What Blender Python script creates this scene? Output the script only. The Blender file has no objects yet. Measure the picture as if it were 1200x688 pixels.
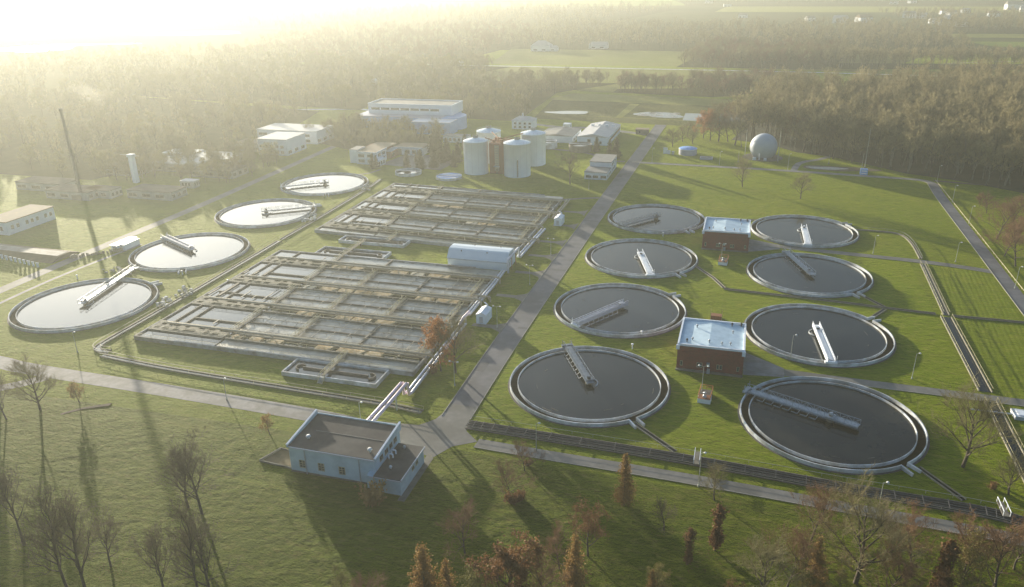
import bpy, math, random
import numpy as np
from mathutils import Vector, Matrix
sc = bpy.context.scene
col = sc.collection
R_ = math.radians

# ------------------------------------------------------------------ camera, sky, sun, exposure
CAM_H, PITCH, ROLL, HEAD, FPX = 100.636, 0.394253, -0.0201197, R_(17), 904.97
cam_d = bpy.data.cameras.new('camera'); cam = bpy.data.objects.new('camera', cam_d); col.objects.link(cam)
cam_d.sensor_width = 36; cam_d.lens = FPX / 1200 * 36; cam_d.clip_start = 1; cam_d.clip_end = 40000
_H = Vector((-math.sin(HEAD), math.cos(HEAD), 0)); _X = Vector((math.cos(HEAD), math.sin(HEAD), 0)); _U = Vector((0, 0, 1))
_Y = _H * math.sin(PITCH) + _U * math.cos(PITCH); _F = _H * math.cos(PITCH) - _U * math.sin(PITCH)
_ex = _X * math.cos(ROLL) + _Y * math.sin(ROLL); _ey = -_X * math.sin(ROLL) + _Y * math.cos(ROLL)
cam.matrix_world = Matrix(((_ex.x, _ey.x, -_F.x, 0), (_ex.y, _ey.y, -_F.y, 0), (_ex.z, _ey.z, -_F.z, CAM_H), (0, 0, 0, 1)))
sc.camera = cam

SUN_EL, SUN_AZ = R_(6.4), R_(-47.3)        # azimuth measured from +Y towards +X
w = bpy.data.worlds.new('World'); sc.world = w; w.use_nodes = True
nt = w.node_tree; bg = nt.nodes['Background']
sky = nt.nodes.new('ShaderNodeTexSky'); sky.sky_type = 'NISHITA'; sky.sun_disc = False
sky.sun_elevation = SUN_EL; sky.sun_rotation = SUN_AZ; sky.air_density = 1.0; sky.dust_density = 3.0; sky.ozone_density = 3.0
# soft white glow around the sun, added to the sky to brighten tank reflections
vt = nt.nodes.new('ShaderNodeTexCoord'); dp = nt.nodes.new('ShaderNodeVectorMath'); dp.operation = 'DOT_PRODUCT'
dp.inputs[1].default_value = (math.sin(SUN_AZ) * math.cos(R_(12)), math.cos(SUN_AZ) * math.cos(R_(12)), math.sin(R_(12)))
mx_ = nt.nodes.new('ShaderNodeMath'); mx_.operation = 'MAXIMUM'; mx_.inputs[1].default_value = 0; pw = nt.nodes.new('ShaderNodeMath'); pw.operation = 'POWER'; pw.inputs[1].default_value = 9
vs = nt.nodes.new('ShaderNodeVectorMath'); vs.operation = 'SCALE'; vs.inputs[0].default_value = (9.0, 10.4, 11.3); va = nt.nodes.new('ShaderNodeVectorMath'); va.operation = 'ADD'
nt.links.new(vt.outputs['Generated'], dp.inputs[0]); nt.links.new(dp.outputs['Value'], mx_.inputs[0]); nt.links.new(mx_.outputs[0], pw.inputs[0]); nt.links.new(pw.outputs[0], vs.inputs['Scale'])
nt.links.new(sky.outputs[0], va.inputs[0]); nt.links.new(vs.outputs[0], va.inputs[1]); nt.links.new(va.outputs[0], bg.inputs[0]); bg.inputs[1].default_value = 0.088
sl = bpy.data.lights.new('sun', 'SUN'); so = bpy.data.objects.new('sun', sl); col.objects.link(so)
sl.energy = 5.0; sl.angle = R_(0.6); sl.color = (1.0, 0.89, 0.70)
sdir = Vector((math.sin(SUN_AZ) * math.cos(SUN_EL), math.cos(SUN_AZ) * math.cos(SUN_EL), math.sin(SUN_EL)))
so.rotation_euler = sdir.to_track_quat('Z', 'Y').to_euler()
sc.view_settings.view_transform = 'Standard'; sc.view_settings.look = 'None'
sc.view_settings.gamma = 1; sc.view_settings.use_curve_mapping = False
sc.view_settings.exposure = 1.64
HAZE_D, HAZE_G = 0.00037, 0.49
sc.cycles.volume_bounces = 1; sc.cycles.max_bounces = 6; sc.cycles.diffuse_bounces = 2; sc.cycles.glossy_bounces = 3
sc.cycles.use_denoising = True; sc.cycles.sample_clamp_indirect = 6
sc.cycles.transparent_max_bounces = 8

def at(px, py, z=0.0):
    """photo pixel -> point of the place at height z (site coordinates)"""
    u, v = px - 600, py - 344
    a = u * math.cos(ROLL) + v * math.sin(ROLL); b = -u * math.sin(ROLL) + v * math.cos(ROLL)
    d = _X * (a / FPX) - _Y * (b / FPX) + _F
    t = (z - CAM_H) / d.z
    return (d.x * t, d.y * t)

# ------------------------------------------------------------------ materials
def mat(name, c1, c2=None, scale=1.0, rough=0.8, bump=0.0, bscale=None, metal=0.0, detail=4, spec=0.3, c3=None, s3=0.05):
    m = bpy.data.materials.new(name); m.use_nodes = True
    n = m.node_tree; p = n.nodes['Principled BSDF']
    p.inputs['Roughness'].default_value = rough; p.inputs['Metallic'].default_value = metal
    p.inputs['Specular IOR Level'].default_value = spec
    g = n.nodes.new('ShaderNodeNewGeometry')
    def noise(s, det=detail):
        t = n.nodes.new('ShaderNodeTexNoise'); t.inputs['Scale'].default_value = s; t.inputs['Detail'].default_value = det
        t.inputs['Roughness'].default_value = 0.6
        n.links.new(g.outputs['Position'], t.inputs['Vector']); return t
    def ramp(src, a, b):
        r = n.nodes.new('ShaderNodeMapRange'); r.inputs[1].default_value = a; r.inputs[2].default_value = b
        n.links.new(src, r.inputs[0]); return r.outputs[0]
    def mix(f, a, b):
        x = n.nodes.new('ShaderNodeMix'); x.data_type = 'RGBA'
        n.links.new(f, x.inputs[0])
        for s_, v_ in ((x.inputs[6], a), (x.inputs[7], b)):
            if isinstance(v_, tuple): s_.default_value = (*v_, 1)
            else: n.links.new(v_, s_)
        return x.outputs[2]
    if c2 is None: p.inputs['Base Color'].default_value = (*c1, 1)
    else:
        out = mix(ramp(noise(scale).outputs['Fac'], 0.35, 0.65), c1, c2)
        if c3: out = mix(ramp(noise(s3, 3).outputs['Fac'], 0.42, 0.62), out, c3)
        n.links.new(out, p.inputs['Base Color'])
    if bump:
        b = n.nodes.new('ShaderNodeBump'); b.inputs['Strength'].default_value = 1; b.inputs['Distance'].default_value = bump
        n.links.new(noise(bscale or scale * 4).outputs['Fac'], b.inputs['Height']); n.links.new(b.outputs[0], p.inputs['Normal'])
    m['_p'] = 1
    return m

def grass_mat(name, a, b, c, big=0.02, mid=0.12, bump=0.35, lines=None, dry=(0.16, 0.13, 0.05), sheen=0.9):
    m = bpy.data.materials.new(name); m.use_nodes = True
    n = m.node_tree; p = n.nodes['Principled BSDF']; L = n.links.new
    p.inputs['Roughness'].default_value = 0.8; p.inputs['Specular IOR Level'].default_value = 0.06; p.inputs['Specular Tint'].default_value = (0.72, 0.80, 0.06, 1)
    try:
        p.inputs['Sheen Weight'].default_value = sheen; p.inputs['Sheen Tint'].default_value = (0.36, 0.43, 0.012, 1); p.inputs['Sheen Roughness'].default_value = 0.6
    except Exception: pass
    g = n.nodes.new('ShaderNodeNewGeometry')
    def noise(s, det=3, rough=0.6, dist=0.0, vec=None):
        t = n.nodes.new('ShaderNodeTexNoise'); t.inputs['Scale'].default_value = s; t.inputs['Detail'].default_value = det
        t.inputs['Roughness'].default_value = rough; t.inputs['Distortion'].default_value = dist
        L(vec or g.outputs['Position'], t.inputs['Vector']); return t.outputs['Fac']
    def rng(src, x, y, lo=0.0, hi=1.0):
        r = n.nodes.new('ShaderNodeMapRange'); r.inputs[1].default_value = x; r.inputs[2].default_value = y
        r.inputs[3].default_value = lo; r.inputs[4].default_value = hi; L(src, r.inputs[0]); return r.outputs[0]
    def mix(f, x, y):
        q = n.nodes.new('ShaderNodeMix'); q.data_type = 'RGBA'; L(f, q.inputs[0])
        for s_, v_ in ((q.inputs[6], x), (q.inputs[7], y)):
            if isinstance(v_, tuple): s_.default_value = (*v_, 1)
            else: L(v_, s_)
        return q.outputs[2]
    def mth(op, x, y):
        q = n.nodes.new('ShaderNodeMath'); q.operation = op
        for s_, v_ in ((q.inputs[0], x), (q.inputs[1], y)):
            if isinstance(v_, (int, float)): s_.default_value = v_
            else: L(v_, s_)
        return q.outputs[0]
    mp = n.nodes.new('ShaderNodeMapping'); mp.inputs['Scale'].default_value = (0.55, 1.25, 1); mp.inputs['Rotation'].default_value = (0, 0, R_(14))
    L(g.outputs['Position'], mp.inputs['Vector'])
    o = mix(rng(noise(big, 4), 0.38, 0.62), a, b)
    o = mix(rng(noise(mid, 4), 0.45, 0.7), o, c)
    o = mix(rng(noise(0.6, 3, vec=mp.outputs[0]), 0.50, 0.75), o, dry); o = mix(rng(noise(0.045, 5, 0.7), 0.55, 0.68, 0, 0.7), o, (0.14, 0.12, 0.03))
    o = mix(rng(noise(3.0, 3), 0.35, 0.75, 0, 0.5), o, tuple(v * 0.45 for v in a))
    L(o, p.inputs['Base Color'])
    h = mth('ADD', mth('MULTIPLY', noise(0.7, 4, 0.65, 0.6, mp.outputs[0]), 1.5), mth('MULTIPLY', noise(2.2, 4, 0.75), 1.0)); h = mth('ADD', h, mth('MULTIPLY', noise(0.2, 3, 0.6), 2.2))
    if lines:
        wv = n.nodes.new('ShaderNodeTexWave'); wv.inputs['Scale'].default_value = lines[0]; wv.inputs['Distortion'].default_value = 1.2
        wv.inputs['Detail'].default_value = 2; wv.bands_direction = 'X'
        m2 = n.nodes.new('ShaderNodeMapping'); m2.inputs['Rotation'].default_value = (0, 0, R_(lines[1])); L(g.outputs['Position'], m2.inputs['Vector'])
        L(m2.outputs[0], wv.inputs['Vector']); h = mth('ADD', h, mth('MULTIPLY', wv.outputs['Fac'], lines[2]))
    bm = n.nodes.new('ShaderNodeBump'); bm.inputs['Strength'].default_value = 1.0; bm.inputs['Distance'].default_value = bump * 2.2
    L(h, bm.inputs['Height']); L(bm.outputs[0], p.inputs['Normal'])
    return m

def water_mat(name, base, rough=0.05, bump=0.01, bs=1.2, c2=None, cs=0.3):
    m = mat(name, base, c2, cs, rough, 0, None, spec=0.5) if c2 else mat(name, base, None, 1, rough, spec=0.5)
    n = m.node_tree; p = n.nodes['Principled BSDF']; p.inputs['IOR'].default_value = 1.33
    if bump:
        g = n.nodes.new('ShaderNodeNewGeometry'); t = n.nodes.new('ShaderNodeTexNoise'); t.inputs['Scale'].default_value = bs
        n.links.new(g.outputs['Position'], t.inputs['Vector'])
        b = n.nodes.new('ShaderNodeBump'); b.inputs['Distance'].default_value = bump; n.links.new(t.outputs['Fac'], b.inputs['Height']); n.links.new(b.outputs[0], p.inputs['Normal'])
    return m

G_MAIN = grass_mat('meadow_grass', (0.0374, 0.0756, 0.0043), (0.0864, 0.1044, 0.0072), (0.0245, 0.0540, 0.0036), 0.022, 0.10, 0.35)
G_FORE = grass_mat('rough_grass', (0.0245, 0.0562, 0.0029), (0.0533, 0.0749, 0.0050), (0.0158, 0.0360, 0.0022), 0.035, 0.16, 0.45, sheen=0.62)  # near foreground shade put into the colour: darker bases, weaker sheen
G_LAWN = grass_mat('lawn_grass', (0.0230, 0.0662, 0.0029), (0.0706, 0.0936, 0.0058), (0.0187, 0.0504, 0.0029), 0.030, 0.12, 0.26, (0.12, 60, 0.12))
G_LINES = grass_mat('mown_grass', (0.0396, 0.0792, 0.0072), (0.0792, 0.1044, 0.0101), (0.0360, 0.0648, 0.0072), 0.02, 0.1, 0.30, (0.22, 4, 0.35))
F_OLIVE = grass_mat('olive_field', (0.17, 0.18, 0.05), (0.13, 0.15, 0.04), (0.2, 0.18, 0.07), 0.01, 0.05, 0.3, sheen=0.3)
F_BROWN = grass_mat('ploughed_field', (0.09, 0.075, 0.035), (0.07, 0.07, 0.03), (0.10, 0.09, 0.04), 0.01, 0.06, 0.3, sheen=0.3)
F_GREEN = grass_mat('green_field', (0.05, 0.12, 0.03), (0.07, 0.13, 0.03), (0.06, 0.10, 0.03), 0.01, 0.05, 0.1, sheen=0.3)
F_REED = grass_mat('reed_bed', (0.035, 0.045, 0.018), (0.05, 0.05, 0.02), (0.03, 0.035, 0.015), 0.02, 0.1, 0.4, sheen=0.3)
F_STRAW = grass_mat('straw_grass', (0.24, 0.22, 0.08), (0.18, 0.18, 0.06), (0.16, 0.16, 0.05), 0.05, 0.2, 0.2, sheen=0.3)
ASPH = mat('asphalt', (0.13, 0.13, 0.145), (0.17, 0.165, 0.17), 0.5, 0.75, 0.01, 6, c3=(0.105, 0.105, 0.11), s3=0.12)
ASPH2 = mat('worn_asphalt', (0.16, 0.155, 0.14), (0.21, 0.2, 0.18), 0.6, 0.8, 0.01, 6, c3=(0.13, 0.125, 0.11), s3=0.1)
SLABS = mat('slab_paving', (0.24, 0.225, 0.21), (0.30, 0.28, 0.26), 0.7, 0.8, 0.02, 4, c3=(0.18, 0.17, 0.15), s3=0.2)
KERB = mat('kerb_stone', (0.36, 0.33, 0.27), (0.25, 0.24, 0.2), 1.5, 0.8)
CONC = mat('concrete', (0.19, 0.17, 0.135), (0.13, 0.115, 0.09), 0.9, 0.85, 0.02, 5, c3=(0.20, 0.185, 0.15), s3=0.3)
CONC_L = mat('pale_concrete', (0.66, 0.70, 0.73), (0.54, 0.57, 0.59), 0.9, 0.8, 0.01, 4, c3=(0.38, 0.38, 0.36), s3=0.28)
CONC_M = mat('weathered_pale_concrete', (0.42, 0.435, 0.44), (0.32, 0.325, 0.315), 0.8, 0.85, 0.01, 4, c3=(0.22, 0.21, 0.18), s3=0.3)
CONC_D = mat('stained_concrete', (0.10, 0.09, 0.075), (0.16, 0.145, 0.12), 0.8, 0.85, 0.02, 4)
DECKM = mat('slotted_concrete', (0.17, 0.16, 0.12), (0.23, 0.215, 0.17), 0.8, 0.85, 0.02, 5, c3=(0.17, 0.165, 0.13), s3=0.3)
OCHRE = mat('mossy_concrete', (0.19, 0.175, 0.125), (0.27, 0.25, 0.19), 1.0, 0.85, 0.02, 5)
W_TANK = water_mat('clarifier_water', (0.006, 0.009, 0.012), 0.04, 0.005, 0.7, (0.018, 0.022, 0.022), 0.09)
W_PALE = water_mat('still_water', (0.035, 0.045, 0.05), 0.05, 0.004, 0.5)
W_AER = water_mat('aerated_water', (0.085, 0.082, 0.062), 0.3, 0.08, 1.6, (0.30, 0.31, 0.275), 0.12)
W_DARK = water_mat('channel_water', (0.012, 0.012, 0.01), 0.1, 0.02, 1.5)
W_LAKE = water_mat('lake_water', (0.02, 0.03, 0.035), 0.16, 0.0, 0.5)
SCUM = mat('floating_scum', (0.50, 0.36, 0.17), (0.62, 0.55, 0.42), 1.4, 0.9, 0.12, 3, c3=(0.34, 0.22, 0.09), s3=0.5)
SCUM_D = mat('thin_scum', (0.10, 0.095, 0.075), (0.05, 0.05, 0.045), 1.4, 0.8)
SCUM_W = mat('white_foam', (0.66, 0.64, 0.56), (0.45, 0.42, 0.34), 1.2, 0.9, 0.12, 3)
LAUNDER = mat('near_black_launder', (0.012, 0.010, 0.007), (0.030, 0.022, 0.014), 0.6, 0.95, spec=0.02)  # near-black matt brown for the channel floor between the tank walls
GALV = mat('galvanised_steel', (0.42, 0.46, 0.50), (0.34, 0.37, 0.40), 1.0, 0.5, metal=0.3)
STEELB = mat('blue_grey_steel', (0.14, 0.17, 0.21), (0.20, 0.24, 0.28), 1.0, 0.5, metal=0.3)
WHITE = mat('white_paint', (0.84, 0.87, 0.90), (0.78, 0.81, 0.85), 0.6, 0.5)
PIPEW = mat('pale_pipe_cladding', (0.58, 0.60, 0.66), (0.50, 0.52, 0.57), 0.5, 0.4, metal=0.2)
PIPEP = mat('pink_white_cladding', (0.74, 0.62, 0.68), (0.66, 0.52, 0.60), 0.5, 0.45)
PIPEY = mat('weathered_pipe', (0.46, 0.40, 0.30), (0.34, 0.29, 0.21), 0.7, 0.6)
YELLOW = mat('yellowed_rail', (0.50, 0.45, 0.24), (0.42, 0.38, 0.22), 1, 0.6)
RAILG = mat('grey_rail', (0.32, 0.32, 0.28), (0.26, 0.26, 0.22), 1, 0.6)
RUST = mat('rusty_steel', (0.25, 0.10, 0.045), (0.33, 0.15, 0.07), 2, 0.8)
ORANGE = mat('orange_rail', (0.62, 0.25, 0.08), (0.5, 0.2, 0.07), 2, 0.6)
DARK = mat('dark_rubber', (0.03, 0.03, 0.03), (0.05, 0.05, 0.05), 2, 0.8)
DARKP = mat('dark_steel_pipe', (0.06, 0.06, 0.062), (0.09, 0.088, 0.085), 1.0, 0.5)
BLUEW = mat('light_blue_render', (0.56, 0.68, 0.74), (0.51, 0.63, 0.69), 0.4, 0.8, c3=(0.42, 0.54, 0.60), s3=0.25)
BLUEC = mat('pale_blue_cladding', (0.80, 0.88, 0.93), (0.74, 0.83, 0.89), 0.3, 0.55)
ROOFH = mat('white_hall_roof', (0.72, 0.80, 0.85), (0.66, 0.75, 0.81), 0.3, 0.5)
BLUES = mat('blue_cladding', (0.34, 0.53, 0.82), (0.29, 0.47, 0.76), 0.3, 0.5)
ROOFD = mat('bitumen_roof', (0.075, 0.07, 0.065), (0.11, 0.10, 0.09), 0.4, 0.9, 0.02, 3, c3=(0.055, 0.05, 0.05), s3=0.15)
ROOFB = mat('brown_roof', (0.26, 0.19, 0.12), (0.2, 0.16, 0.11), 0.4, 0.9)
ROOFG = mat('grey_roof', (0.22, 0.21, 0.19), (0.28, 0.27, 0.25), 0.3, 0.85)
ROOFW = mat('pale_membrane_roof', (0.60, 0.74, 0.82), (0.54, 0.69, 0.78), 0.7, 0.6, c3=(0.48, 0.62, 0.70), s3=0.4)
ROOFP = mat('pale_metal_roof', (0.42, 0.42, 0.42), (0.50, 0.49, 0.48), 0.25, 0.6)
GLASS = mat('window_glass', (0.03, 0.04, 0.05), None, 1, 0.12, spec=0.6)
FRAME = mat('window_frame', (0.45, 0.42, 0.30), (0.38, 0.36, 0.27), 2, 0.7)
DIMW = mat('dim_grey_render', (0.42, 0.42, 0.40), (0.32, 0.32, 0.30), 0.35, 0.85)  # plain grey, dimmer than the white render
WALLW = mat('white_render', (0.80, 0.83, 0.86), (0.72, 0.75, 0.79), 0.35, 0.85)
RUBBLE = mat('rubble', (0.5, 0.48, 0.44), (0.3, 0.28, 0.24), 1, 0.9)
BARE = mat('bare_soil', (0.16, 0.12, 0.07), (0.11, 0.09, 0.05), 0.5, 0.95, 0.05, 3)
SPHERE = mat('gas_holder_membrane', (0.46, 0.50, 0.54), (0.41, 0.45, 0.49), 0.2, 0.5)
TANKBL = mat('bright_blue_lid', (0.10, 0.30, 0.75), (0.3, 0.5, 0.85), 0.6, 0.4)
LAVEN = mat('pale_lilac_steel', (0.44, 0.44, 0.52), (0.38, 0.38, 0.46), 0.4, 0.5)
LAMPH = mat('lamp_head', (0.75, 0.75, 0.72), None, 1, 0.3)
POLE = mat('lamp_pole', (0.42, 0.44, 0.38), (0.34, 0.36, 0.30), 2, 0.6)
def brick_mat(name, c1, c2, mortar, s=1.0):
    m = bpy.data.materials.new(name); m.use_nodes = True; n = m.node_tree; p = n.nodes['Principled BSDF']
    p.inputs['Roughness'].default_value = 0.9
    g = n.nodes.new('ShaderNodeNewGeometry'); sx = n.nodes.new('ShaderNodeSeparateXYZ'); cx = n.nodes.new('ShaderNodeCombineXYZ')
    ad = n.nodes.new('ShaderNodeMath'); n.links.new(g.outputs['Position'], sx.inputs[0])
    n.links.new(sx.outputs[0], ad.inputs[0]); n.links.new(sx.outputs[1], ad.inputs[1]); n.links.new(ad.outputs[0], cx.inputs[0]); n.links.new(sx.outputs[2], cx.inputs[1])
    b = n.nodes.new('ShaderNodeTexBrick'); b.inputs['Scale'].default_value = s; b.inputs['Mortar Size'].default_value = 0.012
    b.inputs['Color1'].default_value = (*c1, 1); b.inputs['Color2'].default_value = (*c2, 1); b.inputs['Mortar'].default_value = (*mortar, 1)
    n.links.new(cx.outputs[0], b.inputs['Vector'])
    t = n.nodes.new('ShaderNodeTexNoise'); t.inputs['Scale'].default_value = 0.5; n.links.new(g.outputs['Position'], t.inputs['Vector'])
    x = n.nodes.new('ShaderNodeMix'); x.data_type = 'RGBA'; x.blend_type = 'MULTIPLY'; x.inputs[0].default_value = 0.35
    n.links.new(b.outputs[0], x.inputs[6]); n.links.new(t.outputs['Color'], x.inputs[7]); n.links.new(x.outputs[2], p.inputs['Base Color'])
    return m
BRICK = brick_mat('red_brown_brick', (0.24, 0.042, 0.032), (0.17, 0.034, 0.028), (0.17, 0.07, 0.055), 1.0)
BRICKO = brick_mat('tower_brick', (0.30, 0.10, 0.06), (0.24, 0.085, 0.05), (0.22, 0.13, 0.08), 0.8)

# ------------------------------------------------------------------ mesh helpers
class MB:
    def __init__(s): s.v = []; s.f = []; s.sm = []
    def add(s, vs, fs, smooth=False):
        o = len(s.v); s.v += [tuple(p) for p in vs]; s.f += [tuple(i + o for i in f) for f in fs]; s.sm += [smooth] * len(fs); return s
    def box(s, x0, y0, z0, x1, y1, z1):
        if x1 < x0: x0, x1 = x1, x0
        if y1 < y0: y0, y1 = y1, y0
        return s.add([(x0, y0, z0), (x1, y0, z0), (x1, y1, z0), (x0, y1, z0), (x0, y0, z1), (x1, y0, z1), (x1, y1, z1), (x0, y1, z1)],
                     [(0, 3, 2, 1), (4, 5, 6, 7), (0, 1, 5, 4), (1, 2, 6, 5), (2, 3, 7, 6), (3, 0, 4, 7)])
    def prism(s, pts, z0, z1):
        n = len(pts); v = [(x, y, z0) for x, y in pts] + [(x, y, z1) for x, y in pts]
        return s.add(v, [tuple(range(n))[::-1], tuple(range(n, 2 * n))] + [(i, (i + 1) % n, n + (i + 1) % n, n + i) for i in range(n)])
    def beam(s, p, q, wd=0.1, ht=None):
        """rectangular bar between two points"""
        p, q = Vector(p), Vector(q); d = (q - p)
        if d.length < 1e-6: return s
        d.normalize(); up = Vector((0, 0, 1)) if abs(d.z) < 0.95 else Vector((1, 0, 0))
        a = d.cross(up).normalized() * wd / 2; b = a.cross(d).normalized() * (ht or wd) / 2
        vs = [p - a - b, p + a - b, p + a + b, p - a + b, q - a - b, q + a - b, q + a + b, q - a + b]
        return s.add(vs, [(0, 3, 2, 1), (4, 5, 6, 7), (0, 1, 5, 4), (1, 2, 6, 5), (2, 3, 7, 6), (3, 0, 4, 7)])
    def tube(s, pts, r, n=8, r2=None, cap=True):
        pts = [Vector(p) for p in pts]; k = len(pts); vs = []
        for i, p in enumerate(pts):
            d = (pts[min(i + 1, k - 1)] - pts[max(i - 1, 0)]).normalized()
            up = Vector((0, 0, 1)) if abs(d.z) < 0.9 else Vector((1, 0, 0))
            a = d.cross(up).normalized(); b = a.cross(d)
            rr = r if r2 is None else r + (r2 - r) * i / (k - 1)
            vs += [p + a * rr * math.cos(2 * math.pi * j / n) + b * rr * math.sin(2 * math.pi * j / n) for j in range(n)]
        fs = [(i * n + j, i * n + (j + 1) % n, (i + 1) * n + (j + 1) % n, (i + 1) * n + j) for i in range(k - 1) for j in range(n)]
        s.add(vs, fs, n > 5)
        if cap: s.add(vs[:n], [tuple(range(n))[::-1]]); s.add(vs[-n:], [tuple(range(n))])
        return s
    def ring(s, r0, r1, z0, z1, n=96, a0=0.0, a1=2 * math.pi, c=(0, 0)):
        full = abs(a1 - a0 - 2 * math.pi) < 1e-6; m = n if full else n + 1; vs = []
        for i in range(m):
            t = a0 + (a1 - a0) * i / n; cc, ss = math.cos(t), math.sin(t)
            vs += [(c[0] + r0 * cc, c[1] + r0 * ss, z0), (c[0] + r1 * cc, c[1] + r1 * ss, z0), (c[0] + r1 * cc, c[1] + r1 * ss, z1), (c[0] + r0 * cc, c[1] + r0 * ss, z1)]
        fs = []
        for i in range(n):
            j = (i + 1) % m
            for k in range(4): fs.append((i * 4 + k, j * 4 + k, j * 4 + (k + 1) % 4, i * 4 + (k + 1) % 4))
        if not full: fs += [(0, 3, 2, 1), (n * 4, n * 4 + 1, n * 4 + 2, n * 4 + 3)]
        return s.add(vs, [f[::-1] for f in fs])
    def disc(s, r, z, n=96, c=(0, 0)):
        return s.add([(c[0] + r * math.cos(2 * math.pi * i / n), c[1] + r * math.sin(2 * math.pi * i / n), z) for i in range(n)], [tuple(range(n))])
    def lathe(s, prof, n=32, c=(0, 0), smooth=True):
        vs = [(c[0] + r * math.cos(2 * math.pi * i / n), c[1] + r * math.sin(2 * math.pi * i / n), z) for r, z in prof for i in range(n)]
        k = len(prof)
        fs = [(j * n + i, j * n + (i + 1) % n, (j + 1) * n + (i + 1) % n, (j + 1) * n + i) for j in range(k - 1) for i in range(n)]
        s.add(vs, fs, smooth)
        return s
    def warp(s, fn): s.v = [fn(*p) for p in s.v]; return s

def newmesh(name, v, f, m, smooth=None):
    me = bpy.data.meshes.new(name); me.from_pydata(v, [], f)
    if m: me.materials.append(m)
    if smooth is not None: me.polygons.foreach_set('use_smooth', smooth)
    me.update(); return me
def obj(name, mb, m, parent=None, loc=None, label=None):
    me = newmesh(name, mb.v, mb.f, m, mb.sm) if isinstance(mb, MB) else mb
    o = bpy.data.objects.new(name, me); col.objects.link(o)
    if parent is not None: o.parent = parent
    if loc is not None: o.location = loc
    if label: o['label'] = label
    return o
def tag(o, label, cat, group=None, kind=None):
    o['label'] = label; o['category'] = cat
    if group: o['group'] = group
    if kind: o['kind'] = kind
    return o
def thing(name, label, cat, loc=(0, 0, 0), rz=0.0, group=None):
    o = bpy.data.objects.new(name, None); col.objects.link(o); o.empty_display_size = 0.5
    o.location = (loc[0], loc[1], loc[2] if len(loc) > 2 else 0); o.rotation_euler = (0, 0, rz)
    return tag(o, label, cat, group)
def struct(name, mb, m):
    o = obj(name, mb, m); o['kind'] = 'structure'; return o
def stuff(name, mb, m, label, cat):
    return tag(obj(name, mb, m), label, cat, kind='stuff')
def dup(root, loc=None, rz=None, label=None, scale=None, group=None):
    r = root.copy(); col.objects.link(r)
    if loc is not None: r.location = (loc[0], loc[1], loc[2] if len(loc) > 2 else 0)
    if rz is not None: r.rotation_euler = (0, 0, rz)
    if scale is not None: r.scale = scale if isinstance(scale, tuple) else (scale,) * 3
    if label: r['label'] = label
    if group: r['group'] = group
    def kids(a, b):
        for ch in list(a.children):
            c = ch.copy(); col.objects.link(c); c.parent = b; kids(ch, c)
    kids(root, r); return r

def smooth_line(pts, n=8):
    if len(pts) < 3 or n < 2: return [tuple(p) for p in pts]
    P = [pts[0]] + list(pts) + [pts[-1]]; out = []
    for i in range(1, len(P) - 2):
        for k in range(n):
            t = k / n
            out.append(tuple(0.5 * ((2 * P[i][c]) + (-P[i - 1][c] + P[i + 1][c]) * t + (2 * P[i - 1][c] - 5 * P[i][c] + 4 * P[i + 1][c] - P[i + 2][c]) * t * t + (-P[i - 1][c] + 3 * P[i][c] - 3 * P[i + 1][c] + P[i + 2][c]) * t ** 3) for c in (0, 1)))
    out.append(tuple(pts[-1])); return out
def offs(pts, d):
    out = []
    for i, p in enumerate(pts):
        a = Vector(pts[max(i - 1, 0)]); b = Vector(pts[min(i + 1, len(pts) - 1)]); t = (b - a).normalized()
        out.append((p[0] + t.y * d, p[1] - t.x * d))
    return out
def ribbon(pts, wd, z, mb=None):
    mb = mb or MB(); l = offs(pts, -wd / 2); r = offs(pts, wd / 2); n = len(pts)
    return mb.add([(x, y, z) for x, y in l] + [(x, y, z) for x, y in r], [(i, n + i, n + i + 1, i + 1) for i in range(n - 1)])
def wall_line(mb, pts, wd, z0, z1):
    l = offs(pts, -wd / 2); r = offs(pts, wd / 2); n = len(pts)
    v = [(x, y, z0) for x, y in l] + [(x, y, z0) for x, y in r] + [(x, y, z1) for x, y in l] + [(x, y, z1) for x, y in r]
    f = [(0, 2 * n, 3 * n, n), (n - 1, 2 * n - 1, 4 * n - 1, 3 * n - 1)]
    for i in range(n - 1):
        f += [(2 * n + i, 3 * n + i, 3 * n + i + 1, 2 * n + i + 1), (i, i + 1, 2 * n + i + 1, 2 * n + i), (n + i, 3 * n + i, 3 * n + i + 1, n + i + 1)]
    return mb.add(v, f)
def rail(mb, pts, h=1.0, step=3.0, t=0.07, z0=0.0, mid=True):
    """a tubular railing along a polyline"""
    for a, b in zip(pts[:-1], pts[1:]):
        mb.beam((a[0], a[1], z0 + h), (b[0], b[1], z0 + h), t)
        if mid: mb.beam((a[0], a[1], z0 + h * 0.5), (b[0], b[1], z0 + h * 0.5), t * 0.7)
    d = 0.0; nxt = 0.0
    for a, b in zip(pts[:-1], pts[1:]):
        L = math.dist(a, b)
        while nxt <= d + L:
            k = (nxt - d) / L; x = a[0] + (b[0] - a[0]) * k; y = a[1] + (b[1] - a[1]) * k
            mb.beam((x, y, z0), (x, y, z0 + h), t); nxt += step
        d += L
    return mb
def poly(pts, z): return MB().add([(x, y, z) for x, y in pts], [tuple(range(len(pts)))])
def inside(x, y, P):
    c = False; j = len(P) - 1
    for i in range(len(P)):
        if (P[i][1] > y) != (P[j][1] > y) and x < (P[j][0] - P[i][0]) * (y - P[i][1]) / (P[j][1] - P[i][1]) + P[i][0]: c = not c
        j = i
    return c
def rect(x0, y0, x1, y1): return [(x0, y0), (x1, y0), (x1, y1), (x0, y1)]

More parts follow.
